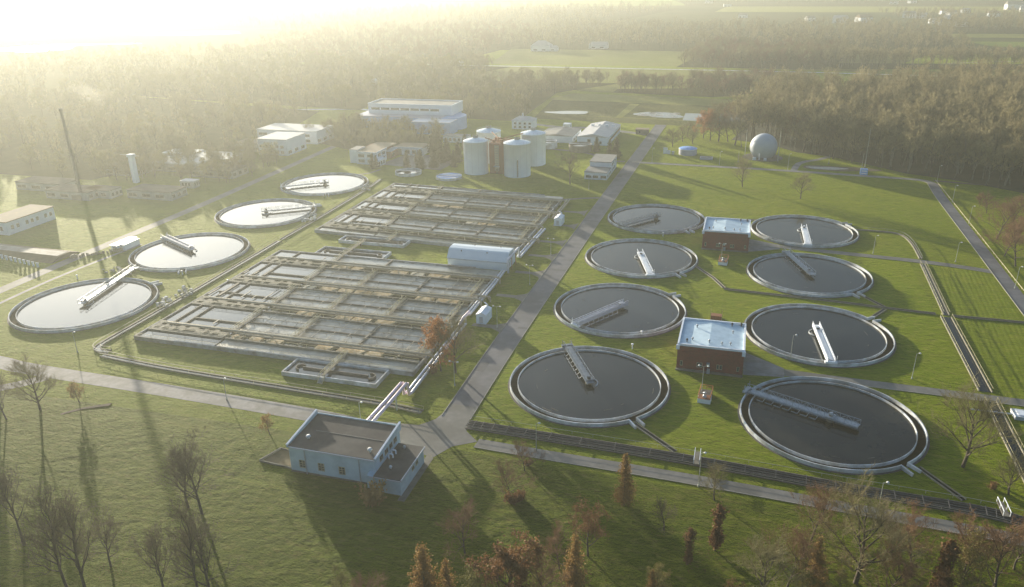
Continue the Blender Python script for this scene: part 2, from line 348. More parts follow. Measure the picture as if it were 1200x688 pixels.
# ------------------------------------------------------------------ ground, fields, roads, water
def ground_sheet():
    mb = MB(); xs = [-8000, -3000, -1000, -600, -300, 0, 300, 700, 2000, 6000]; ys = [-1200, -300, 0, 300, 700, 1500, 3500, 9500]
    v = [(x, y, 0) for y in ys for x in xs]; n = len(xs)
    return mb.add(v, [(j * n + i, j * n + i + 1, (j + 1) * n + i + 1, (j + 1) * n + i) for j in range(len(ys) - 1) for i in range(n - 1)])
struct('ground', ground_sheet(), G_MAIN)
def vnoise(x, y, s, seed):
    """smooth value noise on arrays"""
    rs = np.random.RandomState(seed); T = rs.rand(256, 256); x = x / s; y = y / s; xi = np.floor(x).astype(int); yi = np.floor(y).astype(int); fx = x - xi; fy = y - yi
    fx = fx * fx * (3 - 2 * fx); fy = fy * fy * (3 - 2 * fy); a = T[xi % 256, yi % 256]; b = T[(xi + 1) % 256, yi % 256]; c = T[xi % 256, (yi + 1) % 256]; d = T[(xi + 1) % 256, (yi + 1) % 256]
    return (a * (1 - fx) + b * fx) * (1 - fy) + (c * (1 - fx) + d * fx) * fy
def meadow_mesh():
    """rough meadow as a real height field, so that the low sun picks out its swaths and tussocks"""
    st = 0.32; xs = np.arange(-175, 95, st); ys = np.arange(62, 133.2, st); X, Y = np.meshgrid(xs, ys)
    a = R_(14); U = X * math.cos(a) + Y * math.sin(a); V = -X * math.sin(a) + Y * math.cos(a); wob = 3 * (vnoise(U, V, 9, 1) - .5)
    z = .07 * vnoise(U, (V + wob) * 2.6, 2.6, 2) + .05 * vnoise(U, V, 1.0, 3) + .06 * vnoise(U, V, .45, 4); k = vnoise(X, Y, 14, 5); z *= .55 + .9 * k
    z += .12 * vnoise(X, Y, 22, 6); e = np.maximum(np.maximum(-99 - X, X + 59), 117 - Y) / 2; z *= np.clip(e, 0.04, 1); e = np.minimum(np.minimum(X - xs[0], xs[-1] - X), ys[-1] - Y) / 4; z = .015 + z * np.clip(e, 0, 1)
    n = len(xs); V_ = np.stack([X.ravel(), Y.ravel(), z.ravel()], 1); i = (np.arange(len(ys) - 1)[:, None] * n + np.arange(n - 1)[None]).ravel()
    me = bpy.data.meshes.new('meadow'); F = np.stack([i, i + 1, i + n + 1, i + n], 1); me.vertices.add(len(V_)); me.vertices.foreach_set('co', V_.astype(np.float32).ravel())
    me.loops.add(F.size); me.loops.foreach_set('vertex_index', F.astype(np.int32).ravel()); me.polygons.add(len(F)); me.polygons.foreach_set('loop_start', (np.arange(len(F)) * 4).astype(np.int32)); me.polygons.foreach_set('loop_total', np.full(len(F), 4, np.int32))
    me.polygons.foreach_set('use_smooth', np.ones(len(F), bool)); me.materials.append(G_FORE); me.update(); return me
struct('meadow', meadow_mesh(), None)
struct('meadow', poly([(-320, 128), (-320, 20), (220, 20), (220, 137), (60, 137), (-56, 139), (-66, 133), (-100, 136), (-176, 134)], 0.008), G_FORE)
struct('lawn', poly([(-58, 151.5), (62, 151.5), (62, 292), (62, 300), (-58, 318), (-58, 152)], 0.012), G_LAWN)
struct('lawn', poly([(-172, 148), (-68, 148), (-68, 166), (-172, 166)], 0.012), G_LAWN)
struct('pasture', poly([(68, 160), (87, 160), (86, 290), (69, 293)], 0.012), G_LINES)
PLAIN = mat('far_plain', (0.10, 0.115, 0.045), (0.14, 0.13, 0.06), 0.006, 1.0, 0, None, spec=0.0, c3=(0.07, 0.09, 0.035), s3=0.003)
struct('plain', poly([(-7500, 1080), (5600, 1080), (5600, 9300), (-7500, 9300)], 0.016), PLAIN)
struct('plain', poly([(-7500, 300), (-620, 300), (-620, 1079), (-7500, 1079)], 0.016), PLAIN)
far = [('field', F_OLIVE, [(-130, 700), (-15, 690), (60, 795), (62, 880), (-265, 892), (-300, 760)]),
       ('field', F_GREEN, [(100, 850), (480, 800), (900, 900), (900, 1010), (460, 1000), (150, 960)]),
       ('field', F_BROWN, [(-20, 900), (120, 880), (200, 1060), (-40, 1090)]),
       ('field', F_OLIVE, [(-300, 910), (-40, 905), (-60, 1080), (-330, 1100)]),
       ('field', F_STRAW, [(250, 1330), (900, 1300), (950, 1380), (250, 1400)]),
       ('field', F_GREEN, [(300, 1180), (900, 1120), (930, 1220), (280, 1260)]),
       ('field', F_STRAW, [(-100, 2100), (900, 1950), (1300, 2150), (-80, 2400)]),
       ('field', F_OLIVE, [(-700, 1100), (-400, 1150), (-450, 1500), (-800, 1400)]),
       ('field', F_GREEN, [(-1200, 2400), (-200, 2500), (-300, 3000), (-1400, 2900)]),
       ('field', F_BROWN, [(300, 2600), (1500, 2400), (1700, 2800), (200, 3100)]),
       ('field', F_STRAW, [(700, 1650), (1300, 1500), (1400, 1640), (720, 1760)]),
       ('field', F_BROWN, [(-640, 240), (-430, 250), (-420, 480), (-660, 500)])]
for nm, m_, pts in far: struct(nm, poly(pts, 0.03), m_)
struct('field', poly([(-152, 560), (10, 545), (12, 640), (-160, 660)], 0.02), F_REED)
struct('path', poly([(-93, 574), (-88, 574), (-84, 640), (-92, 640)], 0.05), F_STRAW)
struct('path', ribbon([(-120, 577.5), (-43, 571.5)], 1.8, 0.055), F_STRAW)
struct('field', poly([(-165, 650), (40, 635), (60, 668), (-150, 690)], 0.03), F_STRAW)

road = MB(); kerbs = MB()
def roadline(pts, wd, m, z=0.016, kerb=None, n=8, nm='road'):
    p = smooth_line(pts, n); struct(nm, ribbon(p, wd, z), m)
    if kerb:
        for s_ in (-1, 1):
            if kerb in (s_, 2): wall_line(kerbs, offs(p, s_ * (wd / 2 + 0.12)), 0.2, 0, 0.12)
roadline([(-61.5, 152), (-61.8, 200), (-60.8, 300), (-58.8, 440), (-57, 552)], 7.2, ASPH, 0.016, 2, 4)
roadline([(-62.5, 153), (-64.5, 146.5), (-69, 143), (-80, 142.5), (-98, 144), (-140, 145), (-187, 145.5), (-215, 147.5), (-330, 150)], 5.6, SLABS, 0.020)
struct('road', poly([(-65.2, 158), (-64.5, 152), (-69, 146.5), (-80, 145.5), (-80, 139.8), (-66, 135.5), (-60.5, 135), (-58, 140), (-53, 143.4), (-57, 147), (-58, 153), (-57.9, 158)], 0.024), ASPH2)
roadline([(-53, 142.9), (-36, 142.4), (-6, 141.8), (33, 140), (58, 138.8), (110, 136)], 3.5, ASPH2, 0.020, 1, 4)
roadline([(-178, 143), (-184, 136), (-200, 124), (-230, 105)], 4, SLABS, 0.018)
roadline([(-60, 433.6), (-41, 433), (8, 431.4), (31, 429.8), (55, 427.5), (82, 424.9), (89, 422), (91.5, 417)], 3.4, SLABS, 0.020, 2, 5)
roadline([(91.5, 418), (90.5, 390), (90.3, 320), (90, 254), (90, 170)], 4.6, ASPH, 0.022, 1, 4)
roadline([(93, 424), (110, 421), (126, 420)], 3, BARE, 0.018)
roadline([(26.5, 430.4), (29.5, 447), (34, 455), (43, 464), (50, 480), (54, 520)], 3.4, SLABS, 0.024, None, 6, 'path')
roadline([(5.5, 196.7), (30, 195.6), (72, 194.6), (100, 193)], 3.6, ASPH2, 0.020, 1, 4)
roadline([(5.5, 303.5), (43, 299.5), (66, 297), (80, 294), (88, 291.5)], 3.6, ASPH2, 0.020, 1, 5)
struct('forecourt', poly([(5.4, 192.0), (16, 193.4), (16, 198.5), (5.4, 206)], 0.024), SLABS)
struct('forecourt', poly([(5.4, 293.0), (17, 299), (17, 304.4), (5.4, 309)], 0.024), SLABS)
roadline([(-247, 120), (-247.5, 190), (-248, 220), (-247.5, 300), (-250, 411), (-252, 470)], 5.2, ASPH2, 0.020, None, 4)
roadline([(-252, 224), (-262, 224), (-285, 224), (-360, 226)], 6, SLABS, 0.024)
roadline([(-235, 150), (-238, 200), (-234, 245)], 1.6, SLABS, 0.018)
for v_ in (204.5, 229, 251.5, 270, 287, 309.5, 330):
    struct('path', MB().add([(-75.5, v_ - 1.1, .018), (-69, v_ - 1.2, .018), (-66, v_ - 3.2, .018), (-65.2, v_ - 5.2, .018), (-65.2, v_ + 5.2, .018), (-66, v_ + 3.2, .018), (-69, v_ + 1.2, .018), (-75.5, v_ + 1.1, .018)], [tuple(range(8))]), CONC)
roadline([(-80, 349), (-72, 353), (-64, 356)], 2.2, CONC, 0.018, None, 3, 'path')
roadline([(-62, 515), (-100, 530), (-125, 530), (-150, 540)], 6, ASPH2, 0.018, None, 3)
roadline([(-64, 434), (-75, 436), (-90, 452), (-120, 460)], 3, CONC, 0.018, None, 4)
struct('forecourt', poly([(-200, 398), (-160, 392), (-158, 418), (-170, 430), (-196, 424)], 0.018), ASPH2)
roadline([(-194, 387), (-196, 378), (-201, 372), (-196, 366), (-200, 352)], 2.2, CONC, 0.018, None, 4, 'path')
roadline([(-500, 906), (-265, 888), (62, 872), (260, 840)], 5.5, CONC_L, 0.06, None, 3)
roadline([(110, 905), (300, 1010), (700, 1030)], 4, KERB, 0.06, None, 3, 'path')
roadline([(-440, 540), (-300, 575), (-270, 548)], 6, CONC_L, 0.05, None, 3)
struct('kerb', kerbs, KERB)
PATCH = mat('fresh_asphalt_patch', (0.085, 0.085, 0.09), (0.11, 0.11, 0.115), 0.8, 0.8)
for x0, y0, x1, y1 in ((-64.6, 256, -57.9, 257.6), (-64.4, 247, -61.5, 251), (-64.9, 176, -62.4, 181.5), (-61.2, 205, -58.4, 206.4), (-64.2, 318, -57.5, 319.2), (-62.6, 398, -60.2, 404), (-60.6, 362, -57, 363.2), (-64.8, 226, -58.6, 226.9)):
    struct('road_patch', poly([(x0, y0), (x1, y0), (x1, y1), (x0, y1)], 0.027), PATCH)
# lakes and ponds
def blob(cx, cy, rx, ry, seed, n=40, rot=0.0):
    rd = random.Random(seed); ph = [rd.uniform(0, 6.28) for _ in range(4)]; out = []
    for i in range(n):
        t = 2 * math.pi * i / n; k = 1 + 0.16 * math.sin(2 * t + ph[0]) + 0.1 * math.sin(3 * t + ph[1]) + 0.06 * math.sin(5 * t + ph[2])
        x, y = rx * k * math.cos(t), ry * k * math.sin(t)
        out.append((cx + x * math.cos(rot) - y * math.sin(rot), cy + x * math.sin(rot) + y * math.cos(rot)))
    return out
a = at(40, 57); struct('lake', poly(blob(a[0], a[1], 62, 60, 3), 0.06), W_LAKE)
a = at(222, 39); struct('lake', poly(blob(a[0], a[1], 120, 50, 5, rot=R_(17)), 0.06), W_LAKE)
a = at(110, 52); struct('lake', poly(blob(a[0], a[1], 70, 12, 7, rot=R_(17)), 0.06), W_LAKE)
struct('pond', poly(blob(-20, 590, 21, 15, 11), 0.06), W_PALE)
struct('pond', poly([(-44, 571.5), (-44.5, 602), (-8, 603), (-2, 590), (-6, 575), (-20, 571)], 0.065), W_PALE)
struct('pond', poly(blob(-63, 592, 17, 12, 12), 0.06), W_PALE)
struct('pond', poly(blob(-132, 590, 15, 8, 14), 0.06), W_PALE)
mud = MB()
rd = random.Random(4)
for i in range(26):
    x, y = rd.uniform(-77, -48), rd.uniform(583, 602); mud.add([(px_, py_, 0.09) for px_, py_ in blob(x, y, rd.uniform(1, 4), rd.uniform(.6, 1.8), i, 9)], [tuple(range(9))])
stuff('mud_bank', mud, RUBBLE, 'grey mud flats rising from the half dry pond', 'mud')

# ------------------------------------------------------------------ haze: one closed box of pale even air
hz = MB().box(-7900, -1150, -1.0, 5900, 9400, 103.5)
hm = bpy.data.materials.new('haze_air'); hm.use_nodes = True; hn = hm.node_tree
for x in list(hn.nodes):
    if x.type == 'BSDF_PRINCIPLED': hn.nodes.remove(x)
pv = hn.nodes.new('ShaderNodeVolumePrincipled'); pv.inputs['Density'].default_value = HAZE_D; pv.inputs['Anisotropy'].default_value = HAZE_G
pv.inputs['Color'].default_value = (0.45, 0.465, 0.425, 1); hn.links.new(pv.outputs[0], hn.nodes['Material Output'].inputs['Volume'])
hm.cycles.homogeneous_volume = True
tag(obj('haze', hz, hm), 'pale golden morning haze over the whole plant', 'haze', kind='stuff')

# ------------------------------------------------------------------ round settling tanks and their scraper bridges
RIM = 0.95
def tank(name, cx, cy, Rr, label, group, outlet, m_wall, m_water, opening=True):
    t = thing(name, label, 'settling tank', (cx, cy, 0), 0, group)
    a0 = outlet + 0.045; a1 = outlet + 2 * math.pi - 0.045
    obj('outer_wall', MB().ring(Rr - 0.25, Rr, -0.02, RIM, 120, a0, a1), m_wall, t)
    sp = MB()
    for s_ in (-1, 1):
        a = outlet + s_ * 0.052
        sp.beam((Rr * math.cos(a), Rr * math.sin(a), RIM / 2 - .02), ((Rr + 3) * math.cos(a * 1.0), (Rr + 3) * math.sin(a * 1.0), RIM / 2 - .25), 0.4, RIM)
    obj('outlet_wing_wall', sp, m_wall, t)
    obj('inner_wall', MB().ring(Rr - 2.25, Rr - 2.07, -0.015, RIM - 0.12, 120), CONC_L, t)
    obj('launder_floor', MB().ring(Rr - 2.069, Rr - 0.251, -0.01, 0.06, 120), LAUNDER, t)
    obj('water_surface', MB().disc(Rr - 2.251, 0.30, 120), m_water, t)
    obj('apron', MB().ring(Rr + 0.002, Rr + 0.5, -0.01, 0.05, 96), CONC_D if m_wall is CONC_L else CONC, t)
    obj('centre_column', MB().lathe([(0.9, 0.2), (0.9, 1.3), (0.5, 1.35), (0.5, 2.2)], 16), CONC, t)
    return t
def bridge(cx, cy, ang, L0, L1, mdeck, label, style=0, zb=1.35):
    """rotating scraper bridge: runs along local x from L0 (past the centre) to L1 (on the rim)"""
    t = thing('scraper_bridge', label, 'bridge', (cx, cy, 0), ang, 'scraper bridges over the settling tanks')
    w2 = 0.85
    d = MB(); d.box(L0, -w2, zb, L1 - 1.5, w2, zb + 0.12)
    obj('walkway', d, mdeck, t)
    for s_ in (-1, 1):
        g = MB(); ht = 1.25
        g.beam((L0, s_ * (w2 + .1), zb - .12), (L1, s_ * (w2 + .1), zb - .12), 0.16, 0.30)
        g.beam((L0, s_ * (w2 + .1), zb + ht), (L1, s_ * (w2 + .1), zb + ht), 0.10)
        n = int((L1 - L0) / 1.5)
        for i in range(n + 1):
            x = L0 + (L1 - L0) * i / n
            g.beam((x, s_ * (w2 + .1), zb - .1), (x, s_ * (w2 + .1), zb + ht), 0.08)
            if i < n and style == 0:
                x2 = L0 + (L1 - L0) * (i + 1) / n
                a_, b_ = (zb, zb + ht) if i % 2 else (zb + ht, zb)
                g.beam((x, s_ * (w2 + .1), a_), (x2, s_ * (w2 + .1), b_), 0.07)
        if style == 1: g.box(L0, s_ * (w2 + .1) - .03, zb + 0.1, L1, s_ * (w2 + .1) + .03, zb + 0.85)
        obj('side_truss', g, mdeck, t)
    c = MB(); c.box(L1 - 0.8, -1.6, RIM + 0.05, L1 + 0.2, 1.6, RIM + 0.55)
    c.beam((L1 - .3, -1.4, zb + .2), (L1 - .3, -1.4, zb + 1.9), 0.1); c.beam((L1 - .3, 1.4, zb + .2), (L1 - .3, 1.4, zb + 1.9), 0.1)
    obj('end_carriage', c, WHITE if style == 1 else mdeck, t)
    for y in (-1.35, 1.35): obj('wheel', MB().tube([(L1 - .3, y - .15, RIM + .25), (L1 - .3, y + .15, RIM + .25)], 0.28, 10), DARK, t)
    ctr = MB(); ctr.box(-0.9, -1.2, zb + .13, 0.9, 1.2, zb + .35); ctr.tube([(0, 0, zb + .3), (0, 0, zb + 1.2)], 0.4, 10)
    obj('centre_drive', ctr, mdeck, t)
    sk = MB()
    for i in range(int((L1 - 5) / 2.2)):
        x = 2.5 + i * 2.2; sk.beam((x, w2 + .1, zb), (x + 0.4, w2 + 1.0, 0.33), 0.09); sk.beam((x + 0.4, w2 + 1.0, 0.36), (x + 2.0, w2 + .9, 0.36), 0.1, 0.35)
    obj('scum_rake', sk, mdeck, t)
    bf = MB(); bf.ring(2.3, 2.5, 0.28, 0.62, 14, R_(-150) , R_(-30)); obj('scum_baffle', bf, CONC_L, t)
    return t
CAMC = {'B4': (76.1, 159.6), 'A4': (19.9, 180.3), 'B3': (91.0, 207.8), 'A3': (34.7, 228.7), 'B1': (121.5, 304.9), 'B2': (105.8, 256.0), 'A1': (64.1, 326.1), 'A2': (49.4, 276.6),
        'L4': (-144.8, 242.1), 'L3': (-129.0, 294.5), 'L2': (-113.6, 347.3), 'L1': (-97.5, 399.1)}
K_ = (CAM_H - RIM) / CAM_H
TC = {}
for k, (x, y) in CAMC.items():
    x *= K_; y *= K_; TC[k] = (x * math.cos(HEAD) - y * math.sin(HEAD), x * math.sin(HEAD) + y * math.cos(HEAD))
T_INFO = {
 'A4': ('dark round tank nearest the camera beside the main road, bridge pointing at the road junction', (664.4, 402), STEELB, 0, (745, 493)),
 'A3': ('round tank with a pale blue bridge, left of the near red brick building', (674.5, 378.5), PIPEW, 1, (795, 343)),
 'A2': ('third round tank back along the right side of the main road, bridge lit cream', (763, 321.5), WHITE, 0, (800, 322)),
 'A1': ('farthest round tank beside the main road, left of the far red brick building', (728, 262.8), STEELB, 0, (808, 270)),
 'B1': ('farthest round tank of the right column, right of the far red brick building', (947, 285), WHITE, 0, (985, 262)),
 'B2': ('round tank just in front of the side lane, blue grey bridge overhanging its far rim', (919, 290.6), GALV, 0, (1003, 343)),
 'B3': ('round tank right of the near red brick building with a bright white bridge', (975.3, 424.4), WHITE, 1, (1018, 374)),
 'B4': ('largest looking round tank at lower right, long grey truss bridge on dark water', (874.6, 454), GALV, 0, (1068, 548)),
 'L4': ('pale mirror-like round tank at the far left of the picture nearest the camera', (157, 312), GALV, 0, (184, 330)),
 'L3': ('second mirror-like round tank of the left row, short bridge at its upper left', (191, 276), PIPEW, 1, (213, 318)),
 'L2': ('third mirror-like round tank of the left row, bridge reaching its right rim', (366, 240), GALV, 0, (366, 240)),
 'L1': ('farthest mirror-like round tank of the left row, by the white office', (330, 217.5), GALV, 0, (382, 229))}
WT = [W_TANK, water_mat('clarifier_water_brown', (0.012, 0.011, 0.009), 0.05, 0.006, 0.9, (0.03, 0.028, 0.02), 0.07), water_mat('clarifier_water_grey', (0.010, 0.014, 0.017), 0.06, 0.004, 0.5, (0.028, 0.034, 0.036), 0.06)]
def surface_scum(t, Rr, seed):
    rd = random.Random(seed); q = MB()
    for i in range(9):
        a = rd.uniform(0, 6.28); r_ = Rr - 2.6 - rd.random() ** 2 * 5; da = rd.uniform(.05, .22); n = 9; w_ = rd.uniform(.12, .45)
        i_ = [((r_ - w_ * rd.uniform(.5, 1)) * math.cos(a + da * k / n), (r_ - w_ * rd.uniform(.5, 1)) * math.sin(a + da * k / n)) for k in range(n + 1)]
        e_ = [(r_ * math.cos(a + da * k / n), r_ * math.sin(a + da * k / n)) for k in range(n + 1)]
        q.prism(i_ + e_[::-1], .305, .325)
    o = obj('surface_scum', q, SCUM_D, t); o['kind'] = 'stuff'
for k, (lb, bp, bm_, stl, op) in T_INFO.items():
    left = k[0] == 'L'; cx, cy = TC[k]; Rr = (22.63 if left else 21.0) * K_
    o = at(*op, z=RIM); oa = math.atan2(o[1] - cy, o[0] - cx)
    t_ = tank('settling_tank', cx, cy, Rr, lb, 'left row of mirror-bright settling tanks' if left else 'settling tanks beside the red brick buildings', oa, CONC_L, W_PALE if left else WT[(ord(k[0]) + int(k[1])) % 3])
    if not left: surface_scum(t_, Rr, int(cx * 7))
    b = at(*bp, z=1.9); ang = math.atan2(b[1] - cy, b[0] - cx)
    L1 = Rr + (9 if k == 'L4' else (0.6 if k in ('A4', 'B4', 'B2', 'L3') else -0.1)); L0 = {'B4': -6.5, 'B3': -3.5, 'B2': -3.5, 'A3': -3, 'A2': -3.2, 'L4': -2.5}.get(k, -2.0)
    lab = {'A4': 'grey truss bridge over the nearest dark tank by the main road', 'A3': 'pale blue panelled bridge on the tank left of the near brick building',
           'A2': 'cream lit bridge on the third tank along the main road', 'A1': 'dark thin bridge on the farthest tank along the main road',
           'B1': 'short white bridge on the tank right of the far brick building', 'B2': 'blue grey bridge overhanging the tank beside the side lane',
           'B3': 'bright white bridge right of the near brick building', 'B4': 'long grey truss bridge at lower right, running past its tank centre',
           'L4': 'long bridge over the nearest left mirror tank reaching outside its rim', 'L3': 'short pale panelled bridge on the second left mirror tank',
           'L2': 'bridge reaching the right rim of the third left mirror tank', 'L1': 'bridge on the farthest left mirror tank pointing left'}[k]
    bridge(cx, cy, ang, L0, L1, bm_, lab, stl)
for (px, py, lb) in ((741, 409, 'white vent post behind the nearest dark tank'), (752, 394, 'white vent post at the rim of the pale blue bridge tank'),
                     (777, 277, 'white vent post at the rim of the farthest tank by the road'), (214, 322, 'white vent post between the two nearest left mirror tanks'),
                     (268, 333, 'white vent post left of the front basin'), (91, 327, 'white vent post behind the nearest left mirror tank'), (382, 231, 'white vent post in front of the farthest left mirror tank')):
    x, y = at(px, py); t = thing('vent_post', lb, 'vent', (x, y, 0), 0, 'white vent posts by the settling tanks')
    obj('post', MB().tube([(0, 0, 0), (0, 0, 1.5)], 0.16, 10), WHITE, t); obj('cap', MB().lathe([(0, 1.75), (0.38, 1.65), (0.38, 1.45), (0.17, 1.42)], 12), WHITE, t)

# ------------------------------------------------------------------ aeration basins
def basin(name, label, shift, shear):
    def W(x, y, z): return (x, y + shift + (-(x + 125) * shear), z)
    def P(x, y): return W(x, y, 0)[:2]
    t = thing(name, label, 'aeration basin', (0, 0, 0), 0, 'aeration basins of concrete lanes')
    u0, u1, v0, v1 = -171.5, -80.0, 168.7, 249.5
    ow = MB()
    ow.box(u0, v0, -.02, u1, v0 + .5, 1.30); ow.box(u0, v1 - .5, -.02, u1 - 10, v1, 1.30); ow.box(u0, v0 + .502, -.02, u0 + .5, v1 - .502, 1.3); ow.box(u1 - .5, v0 + .502, -.02, u1, v1 - 4, 1.3)
    obj('outer_wall', ow.warp(W), CONC_M, t)
    obj('floor', MB().box(u0 + .3, v0 + .3, -.01, u1 - .3, v1 - .3, .05).warp(W), CONC_D, t)
    xa = -143.8; G0 = [174.2 + 20.45 * k for k in range(4)]
    dv = MB(); gal = MB(); wks = []; aer = MB(); calm = MB(); decks = []; chan = MB(); thin = MB(); scum = MB(); foam = MB()
    rd = random.Random(int(shift) + 5)
    calm.box(u0 + .51, v0 + .51, .06, xa - .1, v1 - .51, .82)
    for k, g in enumerate(G0):
        gal.box(xa + .5, g + .1, 0, u1 - .52, g + .55, 1.38); gal.box(xa + .5, g + 4.0, 0, u1 - .52, g + 4.6, 1.38)
        chan.box(xa + .6, g + .56, .06, u1 - .6, g + 3.99, .55)
        for bx in np.arange(xa + 3, u1 - 2, 10.4):
            gal.beam((bx, g + .3, 1.2), (bx + 1.6, g + 4.3, 1.2), .45, .35)
            if rd.random() < .5: gal.beam((bx + 5.4, g + .3, 1.2), (bx + 3.6, g + 4.3, 1.2), .35, .35)
        x = xa + 2
        while x < u1 - 6:
            L = rd.uniform(3, 8)
            if rd.random() < (.62 if shift < 50 else .12):
                n = 8; e = [(x + L * i / n, g + .57 + rd.uniform(0, .5)) for i in range(n + 1)]; f_ = [(x + L * i / n, g + 3.97 - rd.uniform(0, .7)) for i in range(n + 1)]
                (scum if rd.random() < .8 else foam).prism(e + f_[::-1], .56, 1.28)
            x += L + rd.uniform(.5, 3)
        if k < 4:
            lo = g + 4.71; mid = g + 12.6; hi = (g + 20.44) if k < 3 else v1 - .51
            if k < 3:
                thin.box(xa + .5, mid - .2, 0, u1 - .52, mid + .2, 1.22)
                for a_, b_ in ((lo, mid - .21), (mid + .21, hi - .01)): aer.box(xa + .6, a_, .06, u1 - .6, b_, .84)
            else: aer.box(xa + .6, lo, .06, u1 - .6, hi, .84)
            # foam drift against the lane walls
            for q in range(5 if shift < 50 else 2):
                x = rd.uniform(xa + 3, u1 - 14); L = rd.uniform(4, 12); yb = hi - .02 if k < 3 else hi - .02; n = 10
                if rd.random() < .5:
                    foam.prism([(x, yb), (x + L, yb)] + [(x + L * (n - i) / n, yb - rd.uniform(.3, 1.1)) for i in range(n + 1)], .845, .93)
    aer.box(xa + .6, v0 + .51, .06, u1 - .6, G0[0] - .01, .84)
    # cross walkways with rails
    def cross(u, a_, b_, dbl=True):
        if dbl:
            wk = MB().box(u - .5, a_, 1.39, u + .5, b_, 1.53); rl = MB()
            for s_ in (-.55, .55): rail(rl, [(u + s_, a_), (u + s_, b_)], 1.0, 2.4, .09, 1.53)
            wks.append((wk, rl))
        else: thin.box(u - .3, a_, 0, u + .3, b_, 1.40)
    for k, g in enumerate(G0[:3]):
        cross(-82.6, g + 4.71, g + 20.44); cross(xa, g + 4.71, g + 20.44)
    for g in (G0[0], G0[1], G0[2]):
        if g == G0[1]: cross(-102.8, g + 4.71, g + 20.44)
        else: cross(-102.3, g + 4.71, g + 20.44, False)
        cross(-123.0, g + 4.71, g + 20.44, shift < 50)
    cross(-102.8, 160.5 if shift < 50 else 161.5, G0[0] - .01) if shift < 50 else cross(-134, 163.5, G0[0] - .01)
    cross(xa, G0[3] + 4.71, v1)
    cross(-123, 241, v1 - .6, False)
    lat = MB()
    for k, g in enumerate(G0):
        for dy in ((6.6, 10.2, 15.0, 18.2) if k < 3 else (6.5,)):
            lat.tube([(xa + 1, g + dy, 1.5), (-81.5, g + dy, 1.5)], .09, 5)
            for u in np.arange(xa + 4, -84, 8.3): lat.beam((u, g + dy, .5), (u, g + dy, 1.5), .1)
        if k < 3:
            for u in np.arange(xa + 5, -84, 5.15):
                if rd.random() < .75: lat.beam((u, g + 4.6, 1.46), (u, g + 12.4, 1.30), .16, .12)
                if rd.random() < .75: lat.beam((u + 1, g + 12.8, 1.30), (u + 1, g + 20.4, 1.46), .16, .12)
        for u in np.arange(-170, xa - 1, 4.2):
            if rd.random() < .6: lat.beam((u, g + 8, 1.35), (u, g + 8 + rd.choice((3, 6, 11)) * (1 if k < 3 else .6), 1.35), .3, .2)
    gr = MB()
    for g in G0:
        for dy in (.3, 4.3): rail(gr, [(xa - 26, g + dy), (u1 - .6, g + dy)], 1.0, 6.0, .09, 1.38)
    rail(gr, [(u0 + .3, v0 + .3), (u1 - 2, v0 + .3)], .9, 6, .07, 1.3); obj('gallery_railing', gr.warp(W), YELLOW, t)
    obj('pipe_lattice', lat.warp(W), PIPEY, t)
    # left still zone: strips, decks with openings
    for k, g in enumerate(G0):
        nrow = 3; y = g; deck = MB(); decks.append(deck)
        for r_ in range(nrow):
            deck.box(u0 + .51, y, .3, xa - .4, y + 1.05, 1.28); y += 1.05
            if r_ < nrow - 1:
                x = u0 + .51
                while x < xa - 3:
                    wd_ = rd.choice((1.2, 1.8, 3.4)); deck.box(x, y + .002, .3, min(x + wd_, xa - .4), y + 1.698, 1.275); x += wd_ + rd.choice((1.7, 2.2, 4.0))
                y += 1.70
        top = g + 20.44 if k < 3 else v1 - .51
        if k < 3:
            thin.box(-162.2, y + 4.2, 0, xa - .5, y + 4.7, 1.3)
            for u in (-166.8, -162.5): thin.box(u, y + .01, 0, u + .45, top - .01, 1.3)
            if k % 2 == 1: thin.box(-168.5, y + 5, 0, -162.6, y + 5.5, 1.3)
        else:
            for u in (-162.5,): thin.box(u, y + .01, 0, u + .45, top - .01, 1.3)
    for nm, mb_, m_ in (('lane_wall', thin, CONC), ('gallery_wall', gal, OCHRE), ('aerated_water', aer, W_AER), ('still_water', calm, W_PALE), ('gallery_channel', chan, W_DARK)):
        obj(nm, mb_.warp(W), m_, t)
    for wk, rl in wks: o = obj('walkway_deck', wk.warp(W), CONC, t); obj('railing', rl.warp(W), YELLOW, o)
    for d_ in decks: obj('slotted_deck', d_.warp(W), DECKM, t)
    if scum.v: o = obj('scum_layer', scum.warp(W), SCUM, t); o['kind'] = 'stuff'
    if foam.v: o = obj('foam_layer', foam.warp(W), SCUM_W, t); o['kind'] = 'stuff'
    # hand rail along the front and small valve boxes
    # elevated air pipes along each gallery with gooseneck ends
    ends = ['lowest', 'second', 'third', 'topmost']
    for k, g in enumerate(G0):
        p = thing('air_pipe', '%s long air pipe over the %s aeration basin' % (['nearest', 'second nearest', 'third nearest', 'farthest'][k], 'front' if shift < 50 else 'rear'), 'pipe', (0, 0, 0), 0, 'long air pipes over the aeration basins')
        z = 2.45
        pts = [(xa - 22, g + 3.2, z), (-78.5, g + 3.2, z), (-77.6, g + 3.2, z - .3), (-77.4, g + 3.2, z - 1), (-77.4, g + 3.2, .1)]
        obj('main_pipe', MB().tube([W(*q) for q in pts], .36, 10), PIPEY, p)
        pts = [(xa + 4, g + 2.2, z - .35), (-80.5, g + 2.2, z - .35), (-79.6, g + 2.2, z - .7), (-79.4, g + 2.2, z - 1.2), (-79.4, g + 2.2, .1)]
        obj('side_pipe', MB().tube([W(*q) for q in pts], .22, 8), PIPEY, p)
        s_ = MB()
        for u in np.arange(xa - 20, -80, 11.5): s_.box(u - .1, g + 3.95, 1.385, u + .1, g + 4.15, z - .2); s_.box(u - .1, g + 2.0, z - .55, u + .1, g + 4.16, z - .37)
        obj('support', s_.warp(W), RAILG, p)
        sv = MB()
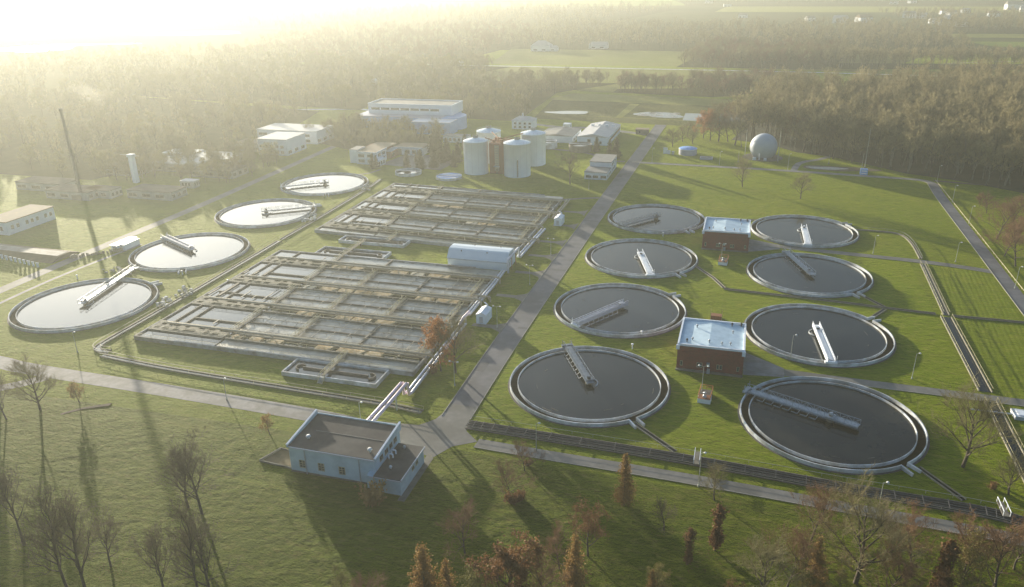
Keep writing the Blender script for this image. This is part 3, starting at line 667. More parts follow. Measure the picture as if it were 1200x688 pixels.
        for u in np.arange(xa + 6, -84, 9.7): sv.tube([(u, g + 2.2, z - .3), (u, g + 2.2, z + .5)], .12, 6); sv.tube([(u + 3, g + 3.2, z), (u + 3, g + 5.6, z - .2), (u + 3, g + 5.8, .8)], .10, 6)
        obj('valve_stem', sv.warp(W), RAILG, p)
    return t, W
b1, W1 = basin('aeration_basin', 'front aeration basin of concrete lanes with brown scum in its galleries', 0, 0.0)
b2, W2 = basin('aeration_basin', 'rear aeration basin of concrete lanes behind the white blower hall', 104.2, 0.06)

def ring_channel(lb, x0, y0, x1, y1, flip=1):
    t = thing('return_channel', lb, 'channel', (x0, y0, 0), 0, 'small rectangular channels with curved baffles')
    w_, h_ = x1 - x0, y1 - y0; o = MB()
    o.box(0, 0, -.01, w_, .4, 1.2); o.box(0, h_ - .4, -.01, w_, h_, 1.2); o.box(0, .402, -.01, .4, h_ - .402, 1.2); o.box(w_ - .4, .402, -.01, w_, h_ - .402, 1.2)
    obj('outer_wall', o, CONC_L, t)
    obj('water_surface', MB().box(.39, .39, 0, w_ - .39, h_ - .39, .55), W_PALE, t)
    b = MB(); m_ = h_ / 2
    b.box(4.2, m_ - .15, 0, w_ - 4.2, m_ + .15, 1.15)
    r = 1.5
    b.ring(r - .3, r, 0, 1.15, 16, R_(60), R_(270), (3.6, m_ - 0.0 + .0)); b.ring(r - .3, r, 0, 1.15, 16, R_(-90), R_(120), (w_ - 3.6, m_))
    obj('baffle_wall', b, CONC_D, t)
    return t
ring_channel('baffled channel attached to the near edge of the front basin', -115.3, 160.2, -87.0, 168.65)
ring_channel('baffled channel attached to the far edge of the front basin', -156.5, 249.55, -127.5, 257.8)
ring_channel('baffled channel attached to the near edge of the rear basin', -155.0, 266.0, -126.0, 272.6)
st = thing('stair', 'short steel stair at the near end of the walkway over the baffled front channel', 'stair', (-102.8, 160.5, 0))
q = MB()
for i in range(6): q.box(-.7, -.3 * i - .3, 1.45 - .25 * i - .05, .7, -.3 * i, 1.45 - .25 * i)
obj('tread', q, GALV, st)
q = MB()
for s_ in (-.75, .75):
    q.beam((s_, 0, 1.5), (s_, -1.9, 0.05), .1, .25); q.beam((s_, 0, 2.5), (s_, -1.9, 1.05), .07)
obj('handrail', q, YELLOW, st)
# walkway between the basins
t = thing('walkway', 'long railed footbridge linking the front and rear basins across the grass', 'walkway', (-143.8, 258, 0))
q = MB().box(-.6, -8, 1.4, .6, 10, 1.55); obj('deck', q, CONC, t); q = MB(); [rail(q, [(s_, -8), (s_, 10)], 1, 2.5, .1, 1.55) for s_ in (-.55, .55)]; obj('railing', q, YELLOW, t)
q = MB(); [q.box(-.3, y - .15, 0, .3, y + .15, 1.4) for y in (-.2, 6)]; obj('pier', q, CONC, t)

# service pipes along the right edge of the basins
def pipe_pair(lb, pts, gap, r, m_, z_sup=None, nm='service_pipe', group=None):
    t = thing(nm, lb, 'pipe', (pts[0][0], pts[0][1], 0), 0, group)
    for s_ in (-gap / 2, gap / 2): obj('pipe', MB().tube([(x - pts[0][0] + s_, y - pts[0][1], z) for x, y, z in pts], r, 10), m_, t)
    q = MB(); L = len(pts)
    for a, b in zip(pts[:-1], pts[1:]):
        d = math.dist(a[:2], b[:2])
        if d > 3:
            n = max(1, int(d / 7))
            for i in range(n):
                k = (i + .5) / n; x = a[0] + (b[0] - a[0]) * k - pts[0][0]; y = a[1] + (b[1] - a[1]) * k - pts[0][1]; z = a[2] + (b[2] - a[2]) * k - r
                if z > .25: q.box(x - gap / 2 - .2, y - .15, z - .2, x + gap / 2 + .2, y + .15, z); q.box(x - .15, y - .12, 0, x + .15, y + .12, z - .201)
    if q.v: obj('support', q, POLE, t)
    return t
pipe_pair('pair of thick white and pink clad pipes rising over the grass to the pump house', [(-77.0, 159.0, .9), (-77.0, 157.6, 1.2), (-77.0, 157.2, 4.6), (-77.0, 156.4, 5.0), (-77.0, 146.5, 5.0), (-77.3, 145.5, 4.7), (-77.5, 134.8, 4.7)], 1.35, .42, PIPEP, nm='pipe_bridge')
pipe_pair('two low pale pipes beside the right edge of the front basin', [(-77.0, 159.2, .7), (-77.2, 166, .7), (-77.6, 186, .7), (-77.8, 203, .7)], 1.2, .4, PIPEW, group='pale service pipes beside the basins')
pipe_pair('two low pale pipes between the white hut and the blower hall', [(-78.6, 209, 1.0), (-78.6, 234, 1.0), (-79.0, 248.5, 1.2)], 1.0, .36, PIPEW, group='pale service pipes beside the basins')
pipe_pair('two low pale pipes running back from the blower hall beside the rear basin', [(-77.8, 264.5, 1.0), (-77.6, 281, 1.0), (-77.2, 300, 1.0)], 1.2, .42, PIPEW, group='pale service pipes beside the basins')
pipe_pair('two low pale pipes behind the rear white hut', [(-77.0, 316, 1.0), (-76.8, 336, 1.0), (-77, 346, 1)], 1.0, .3, PIPEY, group='pale service pipes beside the basins')
t = thing('pipe_reducer', 'pinkish thick pipe bend with flange near the front white hut', 'pipe', (-78.6, 203.6, 0))
obj('bend', MB().tube([(0, -3, .6), (0, -1, 1.2), (.2, 1, 2.0), (.5, 2.2, 2.2), (.6, 5, 2.2)], .5, 10), PIPEP, t)
obj('flange', MB().tube([(0, -1.1, 1.15), (.02, -.9, 1.25)], .72, 12), LAVEN, t); obj('leg', MB().box(.3, 2, 0, .6, 2.3, 1.8), POLE, t)

# ------------------------------------------------------------------ open channels with railings
def channel(nm, lb, pts, wd, railm, depth_m=W_DARK, n=4, wallh=.35, group='open concrete channels crossing the grass', rails=(-1, 1), cover=False, rh=.9):
    p = smooth_line(pts, n)
    t = thing(nm, lb, 'channel', (0, 0, 0), 0, group)
    wl = MB()
    for s_ in (-1, 1): wall_line(wl, offs(p, s_ * wd / 2), .28, -.01, wallh)
    obj('side_wall', wl, OCHRE, t); obj('water_strip', ribbon(p, wd - .3, .06), depth_m, t)
    if rails:
        r = MB()
        for s_ in rails: rail(r, offs(p, s_ * (wd / 2 + .05)), rh, 7.0, .075, wallh, False)
        obj('railing', r, railm, t)
    return t
channel('drain_channel', 'long dark channel with yellow railings running beside the right lane to the corner', [(66.2, 294), (65.6, 270), (65, 247)], 1.6, YELLOW, rh=.9)
channel('drain_channel', 'wide dark channel with yellow railings between the two right side lanes', [(64.6, 245.5), (64.6, 225), (64.6, 206), (64.6, 198)], 3.0, YELLOW)
channel('drain_channel', 'dark railed channel beside the bare tree at the lower right corner', [(64.6, 193.5), (64.4, 175), (64.2, 152)], 2.8, YELLOW)
channel('drain_channel', 'short dark railed channel behind the upper right side lane', [(66.4, 299.5), (66.2, 318), (63, 329), (52, 331), (42, 330)], .8, RAILG, rails=(1,))
channel('drain_channel', 'railed channel following the near edge of the left lawn below the front basin', [(-70.6, 152.2), (-83, 153.4), (-115, 154.3), (-150, 155.5), (-173, 157.5)], 1.6, YELLOW)
channel('drain_channel', 'railed channel curving round the left corner of the front basin and running back', [(-172.8, 160), (-176.5, 160.0), (-178.8, 163), (-179, 175), (-179, 210), (-180, 262)], 1.8, YELLOW, n=5)
channel('drain_channel', 'railed channel behind the left mirror tanks beside the rear basin', [(-180.2, 264), (-180.6, 300), (-182, 345), (-184, 366)], 1.6, YELLOW, n=3)
def duct_track():
    p = smooth_line([(-57.5, 149.6), (-43, 149.4), (-6.5, 148.6), (25, 146.8), (50, 145.8), (59, 144.2), (75, 139)], 5)
    t = thing('pipe_trench', 'dark trench of parallel pipes with a low fence beside the lower road', 'trench', (0, 0, 0))
    obj('trench_bed', ribbon(p, 3.2, .05), DARK, t)
    w_ = MB(); [wall_line(w_, offs(p, s_ * 1.7), .25, -.01, .30) for s_ in (-1, 1)]; obj('edge_wall', w_, CONC_D, t)
    for s_ in (-.85, 0.0, .8): obj('pipe', MB().tube([(x, y, .3) for x, y in offs(p, s_)], .17, 8), DARKP, t)
    cr = MB(); d = 0
    for a, b in zip(p[:-1], p[1:]):
        L = math.dist(a, b); n = max(1, int(L / 4.5)); tx, ty = (b[0] - a[0]) / L, (b[1] - a[1]) / L
        for i in range(n):
            x, y = a[0] + tx * L * i / n, a[1] + ty * L * i / n
            cr.beam((x - ty * 1.6, y + tx * 1.6, .62), (x + ty * 1.6, y - tx * 1.6, .62), .14, .1)
    obj('cross_bar', cr, DARKP, t)
    f = MB(); rail(f, offs(p, -3.0), .8, 5.0, .05, 0, False); obj('low_fence', f, POLE, t)
    r = MB(); rail(r, offs(p, 1.9), .6, 6.0, .05, .25, False); obj('railing', r, RAILG, t)
duct_track()
def culvert(lb, pts, n=1):
    p = smooth_line(pts, n); t = thing('culvert', lb, 'culvert', (0, 0, 0), 0, 'narrow culverts leading away from the tanks')
    w_ = MB(); [wall_line(w_, offs(p, s_ * .55), .18, -.01, .3) for s_ in (-1, 1)]; obj('side_wall', w_, OCHRE, t); obj('water_strip', ribbon(p, .95, .05), W_DARK, t)
for lb, pts in (('narrow culvert from the nearest dark tank down to the pipe trench', [(-19.0, 160.3), (-8.5, 151.0)]),
                ('narrow culvert from the lower right tank down to the pipe trench', [(42.6, 158.5), (49.5, 148.8)])): culvert(lb, pts)
culvert('thin culvert joining the two right tanks and bending to the long channel', [(-2, 252.5), (33, 250), (49, 248.3), (62.0, 247.3)], 4)
culvert('thin culvert from the side lane tank to the cross culvert', [(40.6, 259.3), (47.5, 249.2)])
culvert('thin culvert from the white bridge tank up to the cross culvert', [(42.5, 238.9), (47.5, 247.2)])
culvert('thin culvert crossing the striped pasture to the right lane', [(66.8, 246.8), (86.1, 246.7)])
culvert('thin culvert wandering between the third tank and the red building', [(-12.5, 272), (-6, 262), (-2, 253.5)])
culvert('thin culvert behind the upper right tank curving to the railed channel', [(-5, 331), (10, 336), (28, 334), (41, 330)], 5)
def foot_bridge(px, py, lb):
    x, y = at(px, py); t = thing('footbridge', lb, 'footbridge', (x, y, 0), R_(0), 'white railed footbridges over the pipe trench')
    obj('deck', MB().box(-.6, -2.4, .85, .6, 2.4, 1.0), CONC, t); q = MB()
    for s_ in (-.6, .6): q.beam((s_, -2.4, 2.0), (s_, 2.4, 2.0), .12); [q.beam((s_, yy, .95), (s_, yy, 2.0), .1) for yy in (-2.3, 0, 2.3)]
    obj('railing', q, WHITE, t)
foot_bridge(816.5, 541, 'small white railed footbridge over the trench near the lower lamp'); foot_bridge(1174.5, 601, 'small white railed footbridge at the right end of the trench')
for (x0, y0, x1, y1, lb) in ((93.8, 424, 93.0, 250, 'low pale fence following the outer edge of the right lane'),):
    t = thing('lane_fence', lb, 'fence', (0, 0, 0)); q = MB(); rail(q, [(x0, y0), (x1, y1), (92.5, 160)], .5, 4, .16, 0, False); obj('rail', q, YELLOW, t)

# ------------------------------------------------------------------ buildings
def win(par, face, a, fx, z, wd, ht, cols=2, rows=2, fm=None, name='window'):
    """window on a wall: face -y/+y/+x/-x, a = start along the wall, fx = wall plane; glass is a sub-part of its frame"""
    sgn = -1 if face[0] == '-' else 1; f = MB(); g = MB(); e = .05
    def bx(mb, a0, a1, z0, z1, d0, d1):
        if face[1] == 'y': mb.box(a0, fx + sgn * d0, z0, a1, fx + sgn * d1, z1)
        else: mb.box(fx + sgn * d0, a0, z0, fx + sgn * d1, a1, z1)
    t = .09
    bx(f, a - t, a + wd + t, z - .12, z, .003, .14); bx(f, a - t, a + wd + t, z + ht, z + ht + t, .003, .10)
    bx(f, a - t, a, z + .001, z + ht - .001, .003, .10); bx(f, a + wd, a + wd + t, z + .001, z + ht - .001, .003, .10)
    for i in range(1, cols): x = a + wd * i / cols; bx(f, x - .04, x + .04, z + .001, z + ht - .001, .003, .08)
    for i in range(1, rows): y = z + ht * i / rows; bx(f, a + .001, a + wd - .001, y - .04, y + .04, .003, .075)
    bx(g, a, a + wd, z, z + ht, .002, .03)
    o = obj(name, f, fm or FRAME, par); obj('glass', g, GLASS, o); return o
def slab_band(par, face, a0, a1, fx, z0, z1, m_, nm, d=.05):
    sgn = -1 if face[0] == '-' else 1; f = MB()
    if face[1] == 'y': f.box(a0, fx + sgn * .003, z0, a1, fx + sgn * d, z1)
    else: f.box(fx + sgn * .003, a0, z0, fx + sgn * d, a1, z1)
    return obj(nm, f, m_, par)
def vents(par, pts, m_=WHITE, h=.7, r=.22, nm='roof_vent'):
    for x, y, z in pts:
        obj(nm, MB().lathe([(r * .6, z), (r * .6, z + h * .6), (r * 1.3, z + h * .62), (r * .9, z + h), (0.0, z + h * 1.02)], 10, (x, y)), m_, par)

# pump house in front
t = thing('pump_house', 'light blue pump house with a dark roof and lower annex by the road junction', 'building', (-88.8, 121.9, 0))
L_, D_ = 20.6, 12.6
w_ = MB(); w_.prism([(0, 0), (L_, 0), (L_, D_), (0, D_)], -.02, 6.6)
obj('wall', w_, BLUEW, t)
r = MB(); r.add([(-.1, -.1, 6.62), (L_ + .1, -.1, 6.62), (L_ + .1, D_ + .1, 7.1), (-.1, D_ + .1, 7.1), (-.1, -.1, 6.4), (L_ + .1, -.1, 6.4), (L_ + .1, D_ + .1, 6.58), (-.1, D_ + .1, 6.58)], [(0, 1, 2, 3), (7, 6, 5, 4), (0, 4, 5, 1), (1, 5, 6, 2), (2, 6, 7, 3), (3, 7, 4, 0)])
ro = obj('roof', r, ROOFD, t)
pr = MB()
for x in (-.35, L_ + .02): pr.add([(x, -.2, 6.3), (x + .33, -.2, 6.3), (x + .33, D_ + .2, 6.3), (x, D_ + .2, 6.3), (x, -.2, 7.0), (x + .33, -.2, 7.0), (x + .33, D_ + .2, 8.2), (x, D_ + .2, 8.2)], [(0, 3, 2, 1), (4, 5, 6, 7), (0, 1, 5, 4), (1, 2, 6, 5), (2, 3, 7, 6), (3, 0, 4, 7)])
pr.box(-.02, D_ + .102, 6.6, L_ + .01, D_ + .3, 7.4)
obj('parapet', pr, BLUEW, t)
for x in (-.42, L_ - .05): obj('coping', MB().beam((x + .23, -.25, 7.04), (x + .23, D_ + .25, 8.24), .46, .08), WALLW, t)
obj('gutter', MB().box(-.1, -.32, 6.3, L_ + .1, -.105, 6.55), PIPEW, t)
obj('seam', MB().box(3.0, D_ * .52, 6.6, L_ - .5, D_ * .52 + .12, 6.94), ROOFG, t)
for x in (3.9, 16.9): obj('downpipe', MB().tube([(x, -.15, 0), (x, -.15, 6.3)], .12, 8), GALV, t)
for x in (2.3, 6.9, 11.9): win(t, '-y', x, 0, 1.6, 1.35, 1.75, 2, 3)
for i, y in enumerate((2.3, 4.8, 7.1, 9.3)): win(t, '+x', y, L_, 4.7, 1.35, 1.15, 2, 1)
ann = MB(); ann.box(L_ + .003, -1.7, -.02, L_ + 6.4, 10.7, 3.75)
obj('annex_wall', ann, BLUEW, t)
obj('annex_roof', MB().box(L_ + .35, -1.9, 3.75, L_ + 6.6, 10.9, 3.95), ROOFD, t)
obj('annex_notch', MB().box(L_ - 1.3, -1.7, -.02, L_ - .003, -.004, 3.7), BLUEW, t)
obj('annex_edge', MB().box(L_ + 6.602, -1.95, 3.62, L_ + 6.75, 10.95, 4.02), PIPEW, t)
obj('annex_gutter', MB().box(L_ - .5, -2.08, 3.55, L_ + 6.6, -1.902, 3.8), PIPEW, t)
for y in (4.2, 6.2): win(t, '+x', y, L_ + 6.4, 2.2, 1.1, .75, 2, 1)
vents(t, [(3.0, 3.5, 6.7), (L_ - 2.2, 2.4, 6.7)], CONC_L, .9, .45); vents(t, [(L_ + 2.8, 1.5, 3.95), (L_ + 2.6, 9.2, 3.95)], CONC_L, .7, .3)
for y in (4.7, 6.2):
    q = MB(); q.tube([(L_ + .9, y, 3.9), (L_ + .9, y, 5.2), (L_ + 1.0, y, 5.3), (L_ + 1.8, y, 5.3), (L_ + 1.9, y, 5.2), (L_ + 1.9, y, 4.4)], .16, 8); obj('vent_pipe', q, WHITE, t)
obj('plinth', MB().box(-.05, -.06, -.01, L_ - 1.31, -.003, .45), CONC_D, t)
struct('path', poly([(-62.0, 118.5), (-60.4, 118.5), (-60.4, 134.5), (-61.5, 136), (-62.3, 136)], .03), CONC)
t = thing('walled_yard', 'low walled concrete yard at the left end of the light blue pump house', 'yard', (-97.8, 123.2, 0))
obj('slab', MB().prism([(.2, .2), (8.6, .2), (8.6, 5.6), (2.0, 5.2)], -.01, .06), BARE, t)
q = MB(); wall_line(q, [(0, 0), (2.0, 5.5), (5, 5.2), (8.8, 6.2)], .25, -.01, .55); wall_line(q, [(0.1, 0), (8.8, -.6)], .25, -.01, .45); obj('low_wall', q, CONC, t)

# the two red brick buildings
def brick_house(x, y, label, front_plat):
    t = thing('brick_house', label, 'building', (x, y, 0))
    Wd, Dp, h = 17.3, 17.0, 7.55
    obj('wall', MB().box(0, 0, -.02, Wd, Dp, h - .5), BRICK, t)
    obj('brick_band', MB().box(-.05, -.06, 5.2, Wd + .05, -.003, 5.45), BRICK, t)
    r = MB(); m_ = Wd / 2 - .6
    r.add([(.35, .35, h - .45), (m_, .35, h + .08), (Wd - .35, .35, h - .45), (.35, Dp - .35, h - .45), (m_, Dp - .35, h + .08), (Wd - .35, Dp - .35, h - .45)], [(0, 1, 4, 3), (1, 2, 5, 4), (0, 2, 1), (3, 4, 5), (0, 3, 5, 2)])
    ro = obj('roof', r, ROOFW, t)
    p = MB(); p.box(-.12, -.12, h - .499, .34, Dp + .12, h + .22); p.box(Wd - .34, -.12, h - .499, Wd + .12, Dp + .12, h + .22); p.box(.345, Dp - .34, h - .499, Wd - .345, Dp + .12, h + .3)
    p.box(.345, -.10, h - .499, Wd - .345, .34, h + .10)
    obj('parapet', p, WHITE, t)
    obj('rain_hopper', MB().box(-.35, -.75, h - 1.35, .55, -.13, h - .1), WHITE, t); obj('rain_hopper', MB().box(Wd - .6, -.75, h - 1.45, Wd + .3, -.13, h - .1), WHITE, t)
    d = MB(); d.box(-.15, -1.0, -.01, Wd + .15, -.003, .30); obj('plinth', d, CONC, t)
    for xx in (1.0, 5.4, 6.2, 10.6, 11.4, 15.8): win(t, '-y', xx, 0, 1.3, .5, 1.2, 1, 1)
    for yy in (4, 10): win(t, '-x', yy, 0, 2.0, .8, 1.4, 1, 1)
    vents(t, [(4.2, 12.0, h - .2), (14.0, 10.5, h - .25), (3.6, 3.6, h - .25), (8.0, 2.6, h), (11.4, 2.4, h - .2), (13.6, 3.0, h - .25)], GALV, .9, .25)
    vents(t, [(2.2, 2.4, h - .35), (13.6, Dp - 1.6, h - .25), (Wd - 1.2, Dp - .9, h - .3)], DARK, 1.0, .25)
    obj('door', MB().box(Wd + .003, 4.2, 0, Wd + .07, 6.8, 2.9), GALV, t)
    obj('wall_lamp', MB().box(7.9, -.9, 2.2, 8.7, -.062, 2.9).box(8.1, -1.7, .35, 8.9, -1.02, 1.6), GALV, t)
    return t
brick_house(-12.05, 191.2, 'dark red brick building with pale blue roof between the two nearest pairs of tanks', 1)
brick_house(-12.0, 292.9, 'dark red brick building between the farther tanks by the upper side lane', 1)
def valve_platform(px, py, lb):
    x, y = at(px, py); t = thing('valve_platform', lb, 'platform', (x, y, 0), R_(-4), 'small valve platforms with orange railings')
    obj('base', MB().box(-1.6, 0, -.01, 1.6, 2.6, 1.15), WHITE, t); obj('deck', MB().box(-1.5, .1, 1.151, 1.5, 2.5, 1.22), RUST, t)
    q = MB()
    for s_ in (-1.5, 1.5): rail(q, [(s_, .1), (s_, 5.4)], 1.2, 1.7, .10, 1.2)
    rail(q, [(-1.5, 5.4), (1.5, 5.4)], 1.2, 1.5, .1, 1.2); obj('railing', q, ORANGE, t)
    obj('valve', MB().lathe([(.5, 1.22), (.5, 1.7), (.25, 1.8), (.25, 2.4), (.5, 2.45), (0.0, 2.6)], 12, (0, 1.2)), GALV, t)
    obj('lower_deck', MB().box(-1.5, 2.601, -.01, 1.5, 5.4, 1.1), CONC_D, t)
valve_platform(824.5, 473, 'white based valve platform with orange rails below the near brick building')
valve_platform(846.5, 311, 'valve platform with rails below the far brick building')
t = thing('roof_hatch_box', 'dark brown equipment box with thin posts behind the near brick building', 'equipment', (*at(839, 375), 0))
obj('box', MB().box(-1.6, 0, -.01, 1.6, 2.2, 1.3), RUST, t); q = MB(); [q.beam((s_, 0, 0), (s_, 0, 3.6), .12) for s_ in (-1.7, 1.7)]; obj('post', q, YELLOW, t)

# digesters and their tower
def digester(cx, cy, r, h, lb):
    t = thing('digester', lb, 'storage tank', (cx, cy, 0), 0, 'tall pale blue digesters')
    obj('shell', MB().lathe([(r, -.02), (r, h), (r + .12, h + .02), (r + .12, h + .2)], 48), BLUEC, t)
    obj('roof', MB().lathe([(r + .12, h + .2), (r * .62, h + 1.0), (r * .22, h + 1.75), (0.01, h + 1.85)], 48), BLUEC, t)
    q = MB(); q.ring(r * .18, r * .2, h + 1.7, h + 2.6, 14); 
    for a_ in range(6): q.tube([(1.4 * math.cos(a_), 1.4 * math.sin(a_), h + 1.4), (1.4 * math.cos(a_), 1.4 * math.sin(a_), h + 3.2)], .16, 6)
    obj('gas_dome', q, RAILG, t)
    rr = MB(); rail(rr, [((r - .2) * math.cos(x), (r - .2) * math.sin(x)) for x in np.linspace(0, 2 * math.pi, 33)], 1.0, 2.0, .05, h + .25); obj('railing', rr, GALV, t)
    q = MB()
    for k in range(12): a_ = 2 * math.pi * k / 12; q.beam(((r + .02) * math.cos(a_), (r + .02) * math.sin(a_), 0), ((r + .02) * math.cos(a_), (r + .02) * math.sin(a_), h), .06)
    obj('seam', q, PIPEW, t)
    return t
digester(-138.6, 391.8, 6.6, 17.3, 'tall pale blue digester left of the brick stair tower, nearest row')
d2 = digester(-115.2, 391.3, 7.1, 17.3, 'tall pale blue digester right of the brick stair tower, with a dark ladder')
obj('ladder', MB().box(2.0, -7.25, .5, 2.3, -6.7, 9.5), DARK, d2)
digester(-140.2, 419.5, 6.9, 17.3, 'partly hidden digester behind the left one, only its top showing')
digester(-113.6, 418.2, 7.0, 17.3, 'pale ribbed digester behind the right one')
t = thing('stair_tower', 'brown brick stair tower between the digesters with a glazed centre strip', 'tower', (-131.0, 391.5, 0))
obj('wall', MB().box(0, 0, -.02, 8.6, 10, 16.2), BRICKO, t)
f_ = obj('window_strip', MB().box(3.1, -.12, 1.5, 5.5, -.003, 15.4), ROOFG, t)
g_ = MB(); [g_.box(3.3, -.16, 1.8 + 1.35 * i, 5.3, -.122, 2.7 + 1.35 * i) for i in range(10)]; obj('pane', g_, FRAME, f_)
obj('canopy', MB().box(2.8, -1.2, 3.8, 5.8, -.17, 4.1), WALLW, t); obj('door', MB().box(3.6, -.2, 0, 5.0, -.163, 2.6), DARK, t)
q = MB(); rail(q, rect(.3, .3, 8.3, 9.7) + [(.3, .3)], 1.1, 1.5, .09, 16.2); obj('roof_railing', q, ORANGE, t)
q = MB(); 
for i, (x, y, r) in enumerate(((2, 3, .8), (6, 2.4, .9), (4, 6, 1.1), (7, 7, .7), (1.5, 8, .6))): q.tube([(x, y, 16.2), (x, y, 17.8 + .3 * (i % 3))], r, 10)
q.tube([(2, 3, 17.2), (-3, 3, 18.6)], .3, 8); q.tube([(6.5, 3, 17.2), (12, 4, 18.6)], .3, 8); q.tube([(4, 7, 17.2), (14, 18, 18.8)], .3, 8); q.tube([(4, 7, 17.2), (-4, 18, 18.8)], .3, 8)
obj('roof_pipework', q, RUST, t)

# round thickeners
def open_tank(px0, px1, py, h, lb, m_=CONC_L, water=W_DARK, lid=None, group='round open thickener tanks'):
    a, b = at(px0, py), at(px1, py); r = math.dist(a, b) / 2; c = ((a[0] + b[0]) / 2, (a[1] + b[1]) / 2)
    t = thing('thickener_tank', lb, 'tank', (c[0], c[1], 0), 0, group)
    obj('wall', MB().ring(r - .35, r, -.02, h, 48), m_, t); obj('water_surface', MB().disc(r - .351, h - 1.0, 48), water, t)
    if lid: obj('cover', MB().ring(.5, r - .36, h - .4, h - .2, 40), lid, t); q = MB(); [q.box(-r * .7, y, h - .18, r * .7, y + 1.2, h - .05) for y in (-r * .5, 0, r * .45)]; obj('cover_panel', q, WHITE, t)
    q = MB(); q.box(-r, -.5, h + .02, r, .5, h + .15); rail(q, [(-r, -.5), (r, -.5)], .9, 2, .06, h + .15); obj('bridge', q, GALV, t)
    return t
open_tank(463.5, 494, 203.6, 1.6, 'low pale round thickener in front of the conifers by the office', water=W_DARK)
open_tank(511, 541.5, 208.5, 1.2, 'low round tank with blue and white cover left of the digesters', CONC_L, W_DARK, TANKBL)
open_tank(628, 653, 172.5, 4.0, 'pale round thickener just behind the rear right digester')
open_tank(666.5, 693.5, 176.5, 4.0, 'grey concrete round thickener right of the digesters, near the pale hall', CONC)

# office
t = thing('office', 'white flat roofed office with brown roof and stepped wings behind the farthest left tank', 'building', (-218.5, 396.5, 0))
wl = MB(); wl.box(0, 2, -.02, 5.2, 12, 7.6); wl.box(5.203, 0, -.02, 17.5, 14, 6.7)
obj('wall', wl, WALLW, t); obj('roof', MB().box(5.0, -.4, 6.7, 17.9, 28, 7.1), ROOFB, t); obj('side_block_roof', MB().box(-.1, 1.9, 7.6, 5.3, 12.1, 7.8), ROOFG, t)
obj('parapet', MB().box(5.0, -.6, 6.6, 18.1, -.402, 7.35).box(17.902, -.6, 6.6, 18.15, 14, 7.35), WALLW, t)
obj('rear_wall', MB().box(3, 14.003, -.02, 15, 27.8, 6.6), BRICKO, t)
for z in (1.2, 4.2):
    for x in (6.6, 12.2): win(t, '-y', x, 0, z, 3.6, 1.5, 4, 2)
for z in (1.2, 4.2): win(t, '+x', 3, 17.5, z, 3.5, 1.5, 3, 2); win(t, '+x', 8.5, 17.5, z, 3.5, 1.5, 3, 2)
t2 = thing('office_wing', 'low white wing with brown flat roof between the office and the digesters', 'building', (-202.0, 424, 0))
obj('wall', MB().box(0, 0, -.02, 18, 13, 4.4), WALLW, t2); obj('roof', MB().box(-.4, -.5, 4.4, 18.4, 13.4, 4.8), ROOFB, t2); obj('fascia', MB().box(-.45, -.7, 4.1, 18.45, -.503, 5.0), WALLW, t2)
obj('recess', MB().box(1.5, -.12, 0, 4.6, -.003, 3.6), ROOFB, t2)
for x in (7.5, 11.5, 14.8): win(t2, '-y', x, 0, 1.0, 2.4, 2.2, 2, 1)
t2 = thing('gate_lodge', 'tiny white lodge with flat roof in front of the office courtyard', 'building', (-201.6, 391.5, 0), R_(-3))
obj('wall', MB().box(0, 0, -.02, 4.0, 9.5, 3.3), WALLW, t2); obj('roof', MB().box(-.3, -.3, 3.3, 4.3, 9.8, 3.6), WALLW, t2)
for y in (1.2, 4, 6.8): win(t2, '+x', y, 4.0, 1, 1.6, 1.5, 2, 1)
t2 = thing('office_connector', 'short single storey link with white fascia behind the tiny lodge', 'building', (-204.5, 413, 0))
obj('wall', MB().box(0, 0, -.02, 5.0, 10.5, 4.2), BRICKO, t2); obj('roof', MB().box(-.2, -.3, 4.2, 5.3, 10.6, 4.6), WALLW, t2)
win(t2, '+x', 2, 5.0, 1, 3, 1.7, 3, 1)

# sludge hall: long white upper block over blue lower block
t = thing('process_hall', 'long white hall with a dark window strip above blue cladding in the haze', 'building', (-262, 505, 0))
obj('lower_wall', MB().box(-5, -4, -.02, 60, 38, 8.3), BLUES, t)
obj('lower_roof', MB().box(-5.2, -4.2, 8.3, 60.2, 38.2, 8.6), LAVEN, t)
obj('upper_wall', MB().box(0, 7, 8.601, 64, 30, 15.0), WHITE, t); obj('upper_roof', MB().box(.6, 7.6, 15.0, 63.4, 29.4, 15.1), ROOFG, t)
q = MB(); q.box(-.2, 6.8, 15.0, 64.2, 7.4, 15.7); q.box(-.2, 29.6, 15.0, 64.2, 30.2, 15.7); q.box(-.2, 7.401, 15.0, .4, 29.599, 15.7); q.box(63.6, 7.401, 15.0, 64.2, 29.599, 15.7); obj('parapet', q, WHITE, t)
for i in range(7): win(t, '-y', 2.5 + i * 7.6, 7, 11.4, 6.4, 1.3, 6, 1)
q = MB(); q.box(44, -18, -.02, 72, -4.003, 8.0); obj('front_block', q, BLUES, t); obj('front_block_roof', MB().box(43.8, -18.2, 8.0, 72.2, -3.9, 8.25), PIPEW, t)
obj('round_end', MB().lathe([(13, -.02), (13, 8.4)], 32, (60.5, 9)).disc(13, 8.42, 32, (60.5, 9)), BLUES, t)
for i in range(5): win(t, '-y', 46 + i * 5, -18, 1, 1.6, 2.4, 1, 1)
q = MB(); [q.box(1 + i * 6.4, -4.2, 0, 1.6 + i * 6.4, -4.003, 4.2) for i in range(8)]; obj('loading_door', q, BRICKO, t)
obj('canopy', MB().box(0, -7, 4.3, 43, -4.203, 4.7), LAVEN, t)
t = thing('low_annex', 'small cream single storey annex in front of the blue hall end', 'building', (-186.5, 465, 0))
obj('wall', MB().box(0, 0, -.02, 16, 8, 3.8), WALLW, t); obj('roof', MB().box(-.2, -.2, 3.8, 16.2, 8.2, 4.1), ROOFG, t)
for i in range(5): win(t, '-y', 1 + i * 3, 0, .9, 1.6, 2, 1, 1)

